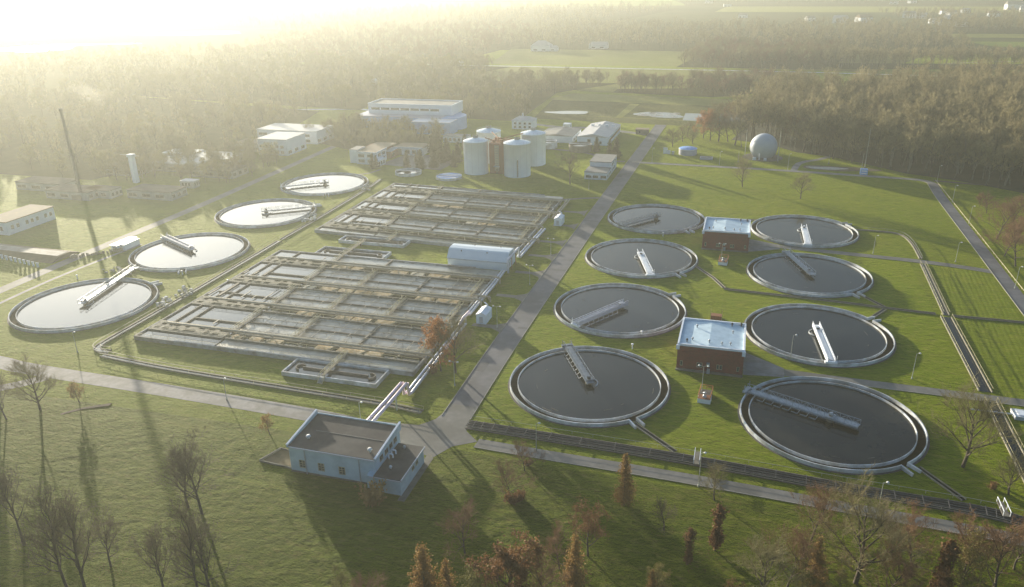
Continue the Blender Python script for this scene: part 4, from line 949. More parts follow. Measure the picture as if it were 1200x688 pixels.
# halls right of the digesters
t = thing('machine_hall', 'wide pale blue hall with a shallow light metal roof near the back junction', 'building', (-100.4, 474.5, 0))
obj('wall', MB().prism([(0, 0), (19.8, 0), (19.8, 46), (0, 46)], -.02, 5.0), BLUEC, t)
r = MB(); r.add([(-.3, -.4, 5.02), (9.9, -.4, 7.0), (20.1, -.4, 5.02), (-.3, 46.3, 5.02), (9.9, 46.3, 7.0), (20.1, 46.3, 5.02)], [(0, 1, 4, 3), (1, 2, 5, 4), (0, 2, 1), (3, 4, 5), (0, 3, 5, 2)]); obj('roof', r, ROOFP, t)
obj('gable_trim', MB().beam((-.3, -.43, 5.0), (9.9, -.43, 7.0), .06, .35).beam((9.9, -.43, 7.0), (20.1, -.43, 5.0), .06, .35), WHITE, t)
slab_band(t, '+x', 2, 44, 19.8, 2.0, 3.6, ROOFB, 'side_window_band', .08); win(t, '-y', 14, 0, 1, 1.4, 1.4, 1, 1); win(t, '-y', 6.6, 0, 1, 1.8, 2.6, 1, 1)
q = MB(); [q.box(3 + i * 4.6, 30, 6.2, 5 + i * 4.6, 31, 7.4) for i in range(4)]; obj('roof_light', q, WHITE, t)
t = thing('grey_shed', 'long grey roofed shed with white walls behind the rear right digester', 'building', (-126, 478, 0))
obj('wall', MB().box(0, 0, -.02, 22, 26, 4.2), WALLW, t)
r = MB(); r.add([(-.3, -.3, 4.22), (11, -.3, 5.4), (22.3, -.3, 4.22), (-.3, 26.3, 4.22), (11, 26.3, 5.4), (22.3, 26.3, 4.22)], [(0, 1, 4, 3), (1, 2, 5, 4), (0, 2, 1), (3, 4, 5), (0, 3, 5, 2)]); obj('roof', r, ROOFG, t)
win(t, '+x', 3, 22, 1, 2, 1.5, 2, 1); win(t, '+x', 9, 22, 1, 2, 1.5, 2, 1)
t = thing('workshop', 'two level white workshop with grey roof beside the main road', 'building', (-78.4, 390.0, 0))
obj('wall', MB().box(0, 0, -.02, 11.8, 12.3, 3.7), WALLW, t); obj('front_roof', MB().box(-.2, -.2, 3.7, 12.0, 12.2, 3.95), ROOFG, t)
obj('rear_wall', MB().box(.4, 12.303, -.02, 11.8, 30.5, 6.4), WALLW, t); obj('rear_roof', MB().box(.1, 12.0, 6.4, 12.1, 30.8, 6.75), ROOFG, t)
for x in (.8, 8.6): win(t, '-y', x, 0, 1.0, 2.8, 1.1, 3, 1, DARK)
win(t, '-y', 4.6, 0, .9, 2.6, 1.2, 3, 1)
for y in (2, 6, 10, 15, 19, 23): win(t, '+x', y, 11.8, 1.1, 1.8, 1.2, 2, 1)
for y in (15, 19.5, 24): win(t, '+x', y, 11.8, 4.1, 2.0, 1.3, 2, 1)
t = thing('small_hut', 'small brown roofed hut near the far end of the main road', 'hut', (-69.5, 515, 0))
obj('wall', MB().box(0, 0, -.02, 8, 6, 2.8), CONC, t); obj('roof', MB().box(-.4, -.4, 2.8, 8.4, 6.4, 3.2), ROOFB, t); win(t, '-y', 2, 0, .8, 1.2, 1.2, 1, 1)
t = thing('white_house', 'small white two storey house with dark windows behind the digesters', 'house', (*at(600, 151), 0))
obj('wall', MB().box(0, 0, -.02, 15, 11, 5.8), WHITE, t)
r = MB(); r.add([(-.4, -.4, 5.82), (15.4, -.4, 5.82), (15.4, 11.4, 5.82), (-.4, 11.4, 5.82), (4, 5.5, 8.2), (11, 5.5, 8.2)], [(0, 1, 5, 4), (1, 2, 5), (2, 3, 4, 5), (3, 0, 4), (0, 3, 2, 1)]); obj('roof', r, ROOFP, t)
for x in (1.5, 5, 8.5, 12): win(t, '-y', x, 0, 3.3, 1.6, 1.3, 1, 1); win(t, '-y', x, 0, .8, 1.6, 1.5, 1, 1)
obj('chimney', MB().box(6, 5, 7.5, 6.8, 5.8, 10.2), WALLW, t)

# blower hall between the basins
t = thing('blower_hall', 'long white hall with a pale blue sloping roof between the two aeration basins', 'building', (-101.6, 251.4, 0))
Ln, Dp = 23.0, 10.6
prof = [(0, 0), (0, 3.1), (.35, 3.7), (2.3, 5.9), (2.9, 6.2), (5.3, 6.35), (7.7, 6.2), (8.3, 5.9), (10.25, 3.7), (10.6, 3.1), (10.6, 0)]
v = [(x, y, z) for x in (0, Ln) for y, z in prof]; n = len(prof)
me = MB(); me.add([(0, 0, -.02), (Ln, 0, -.02), (Ln, Dp, -.02), (0, Dp, -.02), (0, 0, 3.1), (Ln, 0, 3.1), (Ln, Dp, 3.1), (0, Dp, 3.1)], [(0, 3, 2, 1), (0, 1, 5, 4), (2, 3, 7, 6)])
me.add(v, [tuple(range(n)), tuple(range(n, 2 * n))[::-1]]); obj('wall', me, BLUEC, t)
r = MB(); pr2 = [(y, z + .04) for y, z in prof[1:-1]]; k = len(pr2); vv = [(x, y, z) for x in (-.25, Ln + .25) for y, z in pr2]
r.add(vv, [(i, i + 1, k + i + 1, k + i) for i in range(k - 1)]); obj('roof', r, ROOFH, t)
obj('gutter', MB().box(-.2, -.3, 2.95, Ln + .2, -.003, 3.15), GALV, t)
vents(t, [(5, 1.6, 5.5), (15, 1.6, 5.5), (9, 5.6, 6.7), (19, 6, 6.6)], DARK, .6, .18)
obj('gate', MB().box(Ln + .003, 5.2, 0, Ln + .1, 8.4, 3.4), WHITE, t); obj('door', MB().box(Ln + .003, 2, 0, Ln + .1, 3.2, 2.3), GALV, t)
t = thing('pipe_arch', 'big white pipe arching along the right gable of the blower hall', 'pipe', (-77.6, 249.6, 0))
obj('pipe', MB().tube([(0, 0, 0), (0, 0, 4.2), (0, .25, 4.75), (0, .8, 5.0), (0, 13.6, 5.0), (0, 14.2, 4.8), (0, 14.5, 4.2), (0, 14.5, 1)], .42, 12), PIPEW, t)
q = MB(); [q.box(-.12, y, 0, .12, y + .24, 4.6) for y in (4.5, 9.5)]; obj('support', q, RUST, t)
def cabin(x, y, lb):
    t = thing('equipment_hut', lb, 'hut', (x, y, 0), 0, 'small white huts at the right edge of the basins')
    obj('wall', MB().box(0, 0, -.02, 3.2, 6.0, 3.1), BLUEC, t); r = MB(); r.add([(-.1, -.1, 3.1), (1.6, -.1, 3.9), (3.3, -.1, 3.1), (-.1, 6.1, 3.1), (1.6, 6.1, 3.9), (3.3, 6.1, 3.1)], [(0, 1, 4, 3), (1, 2, 5, 4), (0, 2, 1), (3, 4, 5), (0, 3, 5, 2)]); obj('roof', r, WHITE, t)
    q = MB(); q.tube([(.9, 1.2, 3.5), (.9, 1.2, 4.3)], .16, 8); q.tube([(2.2, 4.8, 3.4), (2.2, 4.8, 4.6), (.9, 6.2, 4.6)], .22, 8); obj('vent_pipe', q, WHITE, t); obj('grille', MB().box(1.0, -.06, .4, 2.2, -.003, 2.4), PIPEW, t)
cabin(-74.6, 205.4, 'small white hut with a pitched roof beside the front basin'); cabin(-74.8, 308.2, 'small white hut beside the rear basin')
for (x, y, lb) in ((-79, 222.5, 'pipe manifold with vertical stubs at the right edge of the front basin'), (-78.5, 284, 'pipe manifold at the right edge of the rear basin near the blower hall'), (-78, 322, 'pipe manifold behind the rear white hut')):
    t = thing('pipe_manifold', lb, 'pipe', (x, y, 0), 0, 'pipe manifolds beside the basins'); 
    obj('header', MB().tube([(-2.4, 0, 1.9), (3.2, 0, 1.9), (3.4, 0, 1.6), (3.4, 0, .1)], .28, 8).tube([(-2.4, 1.2, 1.5), (2.2, 1.2, 1.5), (2.4, 1.2, 1.2), (2.4, 1.2, .1)], .22, 8), PIPEY, t)
    q = MB(); [q.tube([(a_, b_, 0), (a_, b_, 2.1)], .1, 6) for a_ in (-.6, .4, 1.4) for b_ in (-1, .4)]; obj('stub', q, POLE, t)

# gas holder, small tank, masts
c = (*at(893.5, 186.5), 0)
t = thing('gas_holder', 'big grey spherical gas holder standing in front of the bare trees', 'gas holder', (10.9, 461, 0))
s = MB(); pf = [(7.6 * math.cos(a_), 6.0 + 7.6 * math.sin(a_)) for a_ in np.linspace(R_(-48), R_(89.9), 22)]; s.lathe(pf, 56); obj('membrane', s, SPHERE, t)
obj('base_ring', MB().ring(4.9, 5.8, -.01, .5, 40), CONC, t); obj('plinth_slab', MB().ring(5.9, 11, -.01, .06, 40), CONC_D, t)
q = MB(); q.tube([(-2, -8, 0), (-2, -8, 3.8)], .25, 8); q.box(-5.5, -8.6, 0, -3.6, -7.2, 1.5); q.box(.5, -8.4, 0, 2, -7, 1.2); obj('valve_gear', q, WHITE, t)
def mast(px, py, h, lb, r=.16, lean=0.0, grp='tall pale masts around the gas holder'):
    x, y = at(px, py); t = thing('mast', lb, 'mast', (x, y, 0), 0, grp)
    obj('shaft', MB().tube([(0, 0, 0), (0, 0, h * .6), (0, 0, h)], r, 8, r * .45), POLE, t); obj('foot', MB().box(-.4, -.4, -.01, .4, .4, .35), CONC, t)
mast(872.7, 183.3, 15.5, 'tall pale mast just left of the spherical gas holder', .22); mast(911.3, 190, 17, 'tall pale mast just right of the spherical gas holder', .22)
mast(865, 190, 6, 'short pale mast left of the gas holder', .2); mast(1013.3, 196.5, 21, 'tall pale mast behind the lane near the blue kiosk', .2, grp='masts')
mast(1009.5, 199.5, 9, 'short pale mast left of the blue kiosk', .14, grp='masts'); mast(971, 192, 5, 'short stake at the round lawn', .12, grp='masts')
t = thing('blue_tank', 'low lilac round tank with a bright blue lid near the gas holder', 'tank', (-31.2, 461, 0))
obj('shell', MB().lathe([(5.2, -.02), (5.2, 3.4)], 36), LAVEN, t); obj('lid', MB().lathe([(5.25, 3.4), (4.6, 3.75), (2.0, 4.2), (0.01, 4.3)], 36), TANKBL, t); obj('rim', MB().ring(5.0, 5.35, 3.2, 3.45, 36), WHITE, t)
t = thing('skid', 'flat lilac metal skid on the ground right of the blue lidded tank', 'equipment', (*at(820, 187), 0)); obj('frame', MB().box(0, 0, -.01, 7, 5, .9), LAVEN, t); obj('lid', MB().box(.5, .5, .901, 6.5, 4.5, 1.1), ROOFG, t)
t = thing('kiosk', 'small dark blue kiosk with two white signs beside the curved lane', 'kiosk', (59.4, 429.2, 0))
obj('cabinet', MB().box(0, 0, -.02, 3.4, 3.0, 2.9), BLUES, t); obj('sign', MB().box(.4, -.08, 1.7, 3.0, -.003, 2.3), WHITE, t); obj('sign', MB().box(.4, -.08, .5, 3.0, -.003, 1.1), WHITE, t)
t = thing('garden_bed', 'oval bare earth bed inside the loop of the curved lane', 'flower bed', (50, 441, 0)); obj('soil', MB().prism(blob(0, 0, 17, 6, 4, 26), -.01, .08), BARE, t); obj('gravel', MB().prism(blob(-6, -.5, 9, 3.4, 8, 22), .081, .12), RUBBLE, t)
t = thing('container', 'white box container on the yard behind the pale hall', 'container', (-121, 524, 0)); obj('box', MB().box(0, 0, .3, 5, 5, 3.4), WHITE, t); obj('door', MB().box(.6, -.06, .6, 4.4, -.003, 3.0), PIPEW, t)
for i, (px, py, lb, s_) in enumerate(((777, 180, 'white upright cabinet beside the small path left of the blue lidded tank', 1.0), (782, 180.5, 'low white box right of the upright cabinet', .6), (787, 181, 'low dark grey box at the end of the cabinet row', .5))):
    x, y = at(px, py); t = thing('cabinet', lb, 'cabinet', (x, y, 0)); obj('body', MB().box(0, 0, 0, 2.0 * s_ + .4, 1.2, 3.2 * s_), WHITE if i < 2 else GALV, t); obj('top', MB().box(-.1, -.1, 3.2 * s_ + .001, 2.0 * s_ + .5, 1.3, 3.2 * s_ + .12), GALV, t)
t = thing('concrete_chamber', 'square pale concrete chamber at the right edge by the railed channel', 'chamber', (*at(1189, 492), 0)); obj('wall', MB().box(0, 0, -.01, 6, 4, .9), CONC_L, t); obj('hatch', MB().box(.8, .8, .901, 2.6, 3.2, 1.0), WHITE, t); obj('pipe', MB().tube([(-9, 2, .4), (0, 2, .4)], .2, 8), PIPEW, t)
t = thing('dug_strip', 'narrow strip of freshly dug brown soil in the lower left meadow', 'soil strip', (*at(71, 487), 0), R_(38)); obj('soil', MB().prism([(0, 0), (5, .9), (11, .3), (11.5, 1.4), (5, 2.0), (0, 1.0)], -.01, .16), BARE, t)

# ------------------------------------------------------------------ hazy left side
t = thing('long_barrack', 'long white single storey building with brown roof at the left edge', 'building', (-299.6, 241.2, 0))
obj('wall', MB().box(-13, 0, -.02, 0, 25, 5.6), WALLW, t); obj('roof', MB().box(-13.3, -.3, 5.6, .3, 25.3, 6.0), ROOFB, t); obj('annex', MB().box(-24, -1.5, -.02, -13.003, 12, 4.8), WALLW, t)
for y in (2, 4.8, 9.5, 12.2, 15, 19.5, 22.3): win(t, '+x', y, 0, 2.3, 1.2, 1.5, 2, 1)
win(t, '-y', -8, 0, 2, 1.4, 1.6, 2, 1); win(t, '-y', -4, 0, 2, 1.4, 1.6, 2, 1)
ROOFM = mat('matt_dark_roof', (0.13, 0.12, 0.10), (0.18, 0.165, 0.14), 0.2, 1.0, spec=0.0)
def white_block(px, py, wx, wy, h, lb, rm=ROOFM, m_=DIMW, n=4, rz=0.0, nm='industrial_building'):
    x, y = at(px, py); t = thing(nm, lb, 'building', (x, y, 0), rz); obj('wall', MB().box(0, 0, -.02, wx, wy, h), m_, t); obj('roof', MB().box(-.2, -.2, h, wx + .2, wy + .2, h + .35), rm, t)
    for i in range(n):
        for k in range(max(1, int(h / 3.6))): win(t, '-y', 1 + i * (wx - 2) / n, 0, 1.2 + 3.4 * k, (wx - 2) / n * .6, 1.5, 2, 1)
    for i in range(3): win(t, '+x', 1 + i * wy / 3, wx, 1.2, wy / 6, 1.6, 2, 1)
    return t
white_block(276, 177, 26, 14, 5, 'low white building at the left end of the hazy office group')
white_block(304, 181, 20, 22, 9.5, 'taller white cube shaped office of the hazy group left of centre', ROOFP, WALLW, n=5)
white_block(303, 166, 44, 22, 8, 'long pale building at the back of the hazy office group', ROOFP, WALLW)
t = thing('white_tower', 'slim white hopper tower with a horizontal boom in the hazy yard at left', 'tower', (*at(160, 214), 0))
obj('shaft', MB().box(-1.2, -1.2, -.02, 1.2, 1.2, 14), WHITE, t); obj('head', MB().box(-1.7, -1.5, 14.001, 1.7, 1.5, 15.4), WALLW, t); obj('boom', MB().beam((-7, 0, 14.9), (5, 0, 14.6), .25, .25), DIMW, t)
for i, (px, py, wx, wy, h, rm, lb) in enumerate(((100, 231, 16, 8, 4, ROOFG, 'low shed with grey roof right of the tall chimney foot'), (125, 205, 20, 14, 5, LAVEN, 'lilac roofed shed above the yard right of the chimney'),
    (178, 200, 30, 16, 4.5, ROOFP, 'wide pale roofed shed right of the white tower'), (205, 193, 36, 18, 4.5, ROOFP, 'rear pale shed in the hazy yard right of the white tower'), (192, 189, 20, 12, 5, WHITE, 'bright white roofed shed farthest back in the hazy yard'),
    (150, 232, 26, 12, 4, ROOFG, 'long grey shed in front of the white tower'), (225, 207, 26, 15, 4, ROOFB, 'brown roofed shed at the right of the hazy yard'), (55, 232, 26, 12, 4, ROOFG, 'low grey shed left of the chimney foot'),
    (212, 220, 8, 5, 3.4, ROOFP, 'tiny pale kiosk right of the hazy sheds'), (20, 222, 30, 12, 4, ROOFB, 'low brown roofed shed at the far left edge in haze'))):
    white_block(px, py, wx, wy, h, lb, ROOFM if rm in (ROOFG, ROOFB, LAVEN) else rm, DIMW, 3, 0, 'shed')
t = thing('chimney', 'very tall slim grey chimney rising from the hazy yard at left', 'chimney', (*at(96, 233), 0))
obj('shaft', MB().tube([(0, 0, -.02), (0, 0, 22), (0, 0, 44)], .95, 20, .6), CONC, t); obj('crown', MB().ring(.5, .8, 43.2, 44.6, 20), CONC_D, t); obj('base', MB().box(-3, -3, -.01, 3, 3, 2.6), CONC, t)
t = thing('blue_shed', 'long low shed with light blue roof at the bend of the left road', 'shed', (*at(131, 294), 0), R_(0)); obj('wall', MB().box(0, 0, -.02, 3.2, 11, 2.3), WALLW, t); obj('roof', MB().box(-.2, -.2, 2.3, 3.4, 11.2, 2.5), PIPEW, t); obj('door', MB().box(.8, -.06, 0, 2.2, -.003, 1.9), GALV, t)
t = thing('blue_shed', 'second light blue roofed shed, right of its longer twin at the left road bend', 'shed', (*at(140, 293), 0), R_(0)); obj('wall', MB().box(0, 0, -.02, 2.8, 8.5, 2.2), WALLW, t); obj('roof', MB().box(-.2, -.2, 2.2, 3.0, 8.7, 2.4), BLUEC, t); obj('door', MB().box(.7, -.06, 0, 2.0, -.003, 1.8), GALV, t)
for k in range(9):
    px, py = 3 + k * 5.2, 303.5 + k * 1.2; x, y = at(px, py); o = thing('marker_post', 'short white post in the row beneath the left embankment road', 'post', (x, y, 0), 0, 'row of short white posts below the embankment road')
    obj('post', MB().box(-.35, -.2, 0, .35, .2, 1.5), WALLW, o); obj('arm', MB().box(-.7, -.15, 1.501, .7, .15, 1.8), WALLW, o)
struct('embankment', MB().add([(-252, 217, 0.02), (-252, 221, 1.6), (-360, 223, 1.6), (-360, 219, 0.02), (-252, 226.8, 1.6), (-360, 229, 1.6), (-252, 231, .02), (-360, 233, .02)], [(0, 1, 2, 3), (1, 4, 5, 2), (4, 6, 7, 5), (0, 6, 4, 1)]), BARE)
struct('road', ribbon([(-253, 223.6), (-360, 225.6)], 5, 1.66), SLABS)
t = thing('rubble_pile', 'pile of pale broken concrete between the two nearest left mirror tanks', 'rubble', (*at(143, 318), 0)); q = MB(); rd = random.Random(8)
for i in range(60):
    x, y, s_ = rd.gauss(0, 3), rd.gauss(0, 1.6), rd.uniform(.2, .7); q.beam((x, y, rd.uniform(0, .5)), (x + s_ * 1.6, y + rd.uniform(-.6, .6), rd.uniform(.1, .8)), s_, s_ * .6)
obj('chunk', q, RUBBLE, t)
for i, (x, y) in enumerate(((-181, 192), (-183, 197), (-180.5, 202), (-182.5, 206), (-184, 289), (-183, 293), (-186, 298), (-182, 345), (-184, 351))):
    t = thing('valve_cluster', ['grey valve boxes nearest the front corner of the left channel', 'grey valve boxes just beyond the nearest cluster left of the front basin', 'grey valve boxes midway along the left side of the front basin', 'grey valve boxes by the still lanes of the front basin, rearmost of four', 'pale valve boxes beside the rear basin corner, nearest of three', 'pale valve boxes beside the rear basin corner, middle of three', 'pale valve boxes beside the rear basin corner, farthest of three', 'grey valve boxes near the far left corner of the rear basin', 'last valve boxes beyond the rear basin near the farthest mirror tank'][i], 'valves', (x, y, 0), 0, 'valve boxes left of the basins')
    q = MB(); rd = random.Random(i)
    for k in range(6): a_, b_ = rd.uniform(-2, 2), rd.uniform(-1.5, 1.5); q.box(a_, b_, 0, a_ + rd.uniform(.4, 1.2), b_ + rd.uniform(.4, 1), rd.uniform(.5, 1.3))
    obj('box', q, CONC_L, t); q = MB(); [q.tube([(rd.uniform(-2, 2), rd.uniform(-1, 1), 0), (rd.uniform(-2, 2), rd.uniform(-1, 1), 1.4)], .12, 6) for _ in range(4)]; obj('pipe_stub', q, RAILG, t)
t = thing('low_wall_ruin', 'line of broken low concrete blocks along the left road bend', 'wall', (*at(80, 303), 0)); q = MB(); rd = random.Random(2)
for i in range(16): q.box(i * .9, i * .8 + rd.uniform(-.5, .5), 0, i * .9 + rd.uniform(.3, .8), i * .8 + 1, rd.uniform(.5, 1.6))
obj('block', q, OCHRE, t)['kind'] = 'stuff'
sm = MB()
rd = random.Random(3)
for i, (px, py, r) in enumerate(((104, 119, 5.5), (112, 124, 6.5), (121, 128, 5), (124, 137, 3.4), (96, 115, 4.5), (130, 122, 4.5))):
    x, y = at(px, py + 16, 30); s2 = MB().lathe([(max(.01, r * math.cos(a_)), 44 + r * .55 * math.sin(a_)) for a_ in np.linspace(-math.pi / 2, math.pi / 2, 10)], 20, (x, y)); sm.add(s2.v, s2.f)
smm = bpy.data.materials.new('smoke_wisp'); smm.use_nodes = True; [smm.node_tree.nodes.remove(x) for x in list(smm.node_tree.nodes) if x.type == 'BSDF_PRINCIPLED']
vp = smm.node_tree.nodes.new('ShaderNodeVolumePrincipled'); vp.inputs['Density'].default_value = .0016; vp.inputs['Anisotropy'].default_value = .5; vp.inputs['Color'].default_value = (1, 1, 1, 1)
smm.node_tree.links.new(vp.outputs[0], smm.node_tree.nodes['Material Output'].inputs['Volume']); smm.cycles.homogeneous_volume = True
stuff('smoke', sm, smm, 'faint white wisp of smoke drifting right of the chimney top', 'smoke')

# ------------------------------------------------------------------ far houses
def far_house(name, x, y, wx, wy, h, lb, wm, rm, rz=0.0, hip=False, grp=None):
    t = thing(name, lb, 'house', (x, y, 0), rz, grp); obj('wall', MB().box(0, 0, -.02, wx, wy, h), wm, t); r = MB(); q = h + wy * .32
    r.add([(-.5, -.5, h + .01), (wx + .5, -.5, h + .01), (wx + .5, wy + .5, h + .01), (-.5, wy + .5, h + .01), (1 if not hip else wx * .3, wy / 2, q), (wx - 1 if not hip else wx * .7, wy / 2, q)], [(0, 1, 5, 4), (1, 2, 5), (2, 3, 4, 5), (3, 0, 4), (0, 3, 2, 1)])
    obj('roof', r, rm, t); obj('window', MB().box(wx * .15, -.08, 1.0, wx * .35, -.003, 2.4).box(wx * .6, -.08, 1.0, wx * .8, -.003, 2.4), GLASS, t); return t
x, y = at(622, 60); t = far_house('domed_house', x, y, 26, 20, 7, 'bright white domed house alone in the hazy field beyond the plant', WHITE, ROOFP, 0, True)
x, y = at(636, 60); far_house('outbuilding', x, y, 20, 10, 4, 'low bluish outbuilding right of the domed white house', WALLW, ROOFP)
x, y = at(690, 57); far_house('farm_shed', x, y, 26, 12, 5, 'pale shed in haze to the right of the domed white house', WALLW, ROOFP)
x, y = at(426, 101); far_house('farm_shed', x, y, 14, 8, 4, 'lone bright shed on the field path above the long white hall', WHITE, WHITE, .6)
x, y = at(526, 78); far_house('farm_shed', x, y, 16, 8, 4, 'small bright shed in haze up from the digesters', WALLW, WHITE)
for i, (px, py, s_, lb) in enumerate(((946, 25, 1.1, 'white house at the left end of the far village line'), (975, 27, 1.6, 'wide white farmhouse on the distant green field'), (1008, 27, 1.7, 'large white house with grey roof in the middle of the far field'),
    (1057, 21, 1.5, 'tall white gable house standing left of the far village'), (1072, 22, 1.3, 'low house directly right of the tall white gable house'), (1103, 17, 1.3, 'white house at the upper left of the far village'), (1113, 18, 1.2, 'white house in the upper row of the far village, second from left'),
    (1106, 24, 1.1, 'house with bright wall below the village upper row'), (1118, 31, 1.3, 'pale long house at the lower edge of the far village'), (1101, 30, 1.1, 'small bright house at the lower left of the far village'), (1090, 28, 1.1, 'small grey roofed house at the left edge of the village'),
    (1158, 20, 1.3, 'single white house right of the far village, at the wood edge'), (1180, 12, 2.2, 'long pale building at the upper right edge'), (1195, 14, 1.4, 'small house at the upper right corner'), (1042, 5, 1.3, 'tiny white house high on the far horizon, left of two'), (1067, 4, 1.3, 'tiny white house high on the far horizon, right of two'),
    (826, 4, 1.4, 'white speck of a house at the top of the picture, left of the village'), (848, 8, 1.3, 'small white house below the top edge in haze'), (865, 21, 1.1, 'small pale house in the hazy middle distance'), (1128, 15, 1.1, 'grey roofed house in the right half of the far village'))):
    x, y = at(px, py); far_house('village_house', x, y, 16 * s_, 10 * s_, 5.5 * s_, lb, WHITE if i % 3 != 1 else WALLW, (ROOFG, ROOFP, ROOFB)[i % 3], random.Random(i).uniform(-.4, .6), grp='distant village houses')

# ------------------------------------------------------------------ trees
def leafmat(name, cs, rough=0.8, trans=0.25):
    m = bpy.data.materials.new(name); m.use_nodes = True; n = m.node_tree; p = n.nodes['Principled BSDF']
    p.inputs['Roughness'].default_value = rough; p.inputs['Specular IOR Level'].default_value = .2
    g = n.nodes.new('ShaderNodeNewGeometry'); oi = n.nodes.new('ShaderNodeObjectInfo'); ad = n.nodes.new('ShaderNodeMath'); ad.operation = 'MULTIPLY_ADD'
    t = n.nodes.new('ShaderNodeTexNoise'); t.inputs['Scale'].default_value = .35; n.links.new(g.outputs['Position'], t.inputs['Vector'])
    ad.inputs[1].default_value = .55; n.links.new(oi.outputs['Random'], ad.inputs[0])
    mr = n.nodes.new('ShaderNodeMapRange'); mr.inputs[1].default_value = .3; mr.inputs[2].default_value = .7; mr.inputs[3].default_value = 0; mr.inputs[4].default_value = .45
    n.links.new(t.outputs['Fac'], mr.inputs[0]); n.links.new(mr.outputs[0], ad.inputs[2])
    r = n.nodes.new('ShaderNodeValToRGB'); n.links.new(ad.outputs[0], r.inputs[0])
    while len(r.color_ramp.elements) < len(cs): r.color_ramp.elements.new(.5)
    for i, c in enumerate(cs): r.color_ramp.elements[i].position = i / (len(cs) - 1); r.color_ramp.elements[i].color = (*c, 1)
    n.links.new(r.outputs[0], p.inputs['Base Color'])
    if trans:
        tr = n.nodes.new('ShaderNodeBsdfTranslucent'); n.links.new(r.outputs[0], tr.inputs[0]); mx = n.nodes.new('ShaderNodeMixShader'); mx.inputs[0].default_value = trans
        n.links.new(p.outputs[0], mx.inputs[1]); n.links.new(tr.outputs[0], mx.inputs[2]); n.links.new(mx.outputs[0], n.nodes['Material Output'].inputs['Surface'])
    return m
BARK = mat('dark_bark', (0.07, 0.058, 0.042), (0.11, 0.09, 0.065), 2, .95)
BARKP = mat('pale_bark', (0.26, 0.24, 0.19), (0.16, 0.145, 0.11), 1.5, .95)
TW_GREY = leafmat('grey_twigs', [(.10, .08, .055), (.14, .115, .07), (.17, .14, .09)], trans=0)
TW_OLIVE = leafmat('olive_twigs', [(.13, .11, .05), (.20, .18, .08), (.24, .21, .10), (.16, .11, .055)], trans=0)
TW_WOOD = leafmat('woodland_twigs', [(.075, .08, .038), (.19, .165, .075), (.38, .32, .16), (.26, .22, .11), (.20, .12, .06)], trans=0)
TW_BRN = leafmat('brown_twigs', [(.16, .09, .05), (.20, .115, .06), (.22, .14, .08)], trans=0)
LF_LARCH = leafmat('larch_needles', [(.23, .135, .045), (.32, .20, .065), (.26, .18, .07)])
LF_RUSSET = leafmat('russet_leaves', [(.14, .075, .035), (.20, .105, .045), (.19, .125, .05)])
LF_ORANGE = leafmat('orange_leaves', [(.40, .17, .06), (.34, .16, .06), (.42, .22, .09)])
LF_GREEN = leafmat('conifer_needles', [(.055, .065, .022), (.08, .085, .03), (.06, .055, .025)], trans=.1)
LF_OLIVE = leafmat('olive_leaves', [(.12, .12, .035), (.18, .17, .05), (.20, .15, .05)])

def tubes_np(S, n=3):
    """S: list of (p, q, r0, r1) -> verts, faces arrays"""
    p = np.array([s[0] for s in S], float); q = np.array([s[1] for s in S], float); r0 = np.array([s[2] for s in S]); r1 = np.array([s[3] for s in S])
    d = q - p; d /= np.linalg.norm(d, axis=1, keepdims=True) + 1e-9
    up = np.where(np.abs(d[:, 2:3]) < .9, np.array([[0, 0, 1.]]), np.array([[1., 0, 0]]))
    a = np.cross(d, up); a /= np.linalg.norm(a, axis=1, keepdims=True) + 1e-9; b = np.cross(a, d)
    V = []
    for base, r in ((p, r0), (q, r1)):
        for j in range(n):
            t = 2 * math.pi * j / n; V.append(base + a * (r * math.cos(t))[:, None] + b * (r * math.sin(t))[:, None])
    V = np.stack(V, 1).reshape(-1, 3); m = len(S); o = (np.arange(m) * 2 * n)[:, None]
    F = np.concatenate([o + np.array([[j, (j + 1) % n, n + (j + 1) % n, n + j]]) for j in range(n)], 0)
    return V, F
def leaves_np(P, size, rs):
    m = len(P); P = np.array(P); a = rs.normal(size=(m, 3)); a /= np.linalg.norm(a, axis=1, keepdims=True); b = rs.normal(size=(m, 3)); b -= (b * a).sum(1, keepdims=True) * a; b /= np.linalg.norm(b, axis=1, keepdims=True)
    s = size * rs.uniform(.6, 1.3, (m, 1)); V = np.stack([P - a * s * .6, P + b * s * .5, P + a * s * .6, P - b * s * .5], 1).reshape(-1, 3)
    F = np.arange(4 * m).reshape(-1, 4); return V, F
def mesh_np(name, parts, m):
    V = []; F = []; o = 0
    for v, f in parts: V.append(v); F.append(f + o); o += len(v)
    V = np.concatenate(V); F = np.concatenate(F); me = bpy.data.meshes.new(name)
    me.vertices.add(len(V)); me.vertices.foreach_set('co', V.astype(np.float32).ravel())
    me.loops.add(F.size); me.loops.foreach_set('vertex_index', F.astype(np.int32).ravel())
    me.polygons.add(len(F)); me.polygons.foreach_set('loop_start', (np.arange(len(F)) * 4).astype(np.int32)); me.polygons.foreach_set('loop_total', np.full(len(F), 4, np.int32))
    me.materials.append(m); me.update(); me.validate(); return me
def unit(v): return v / (np.linalg.norm(v) + 1e-9)

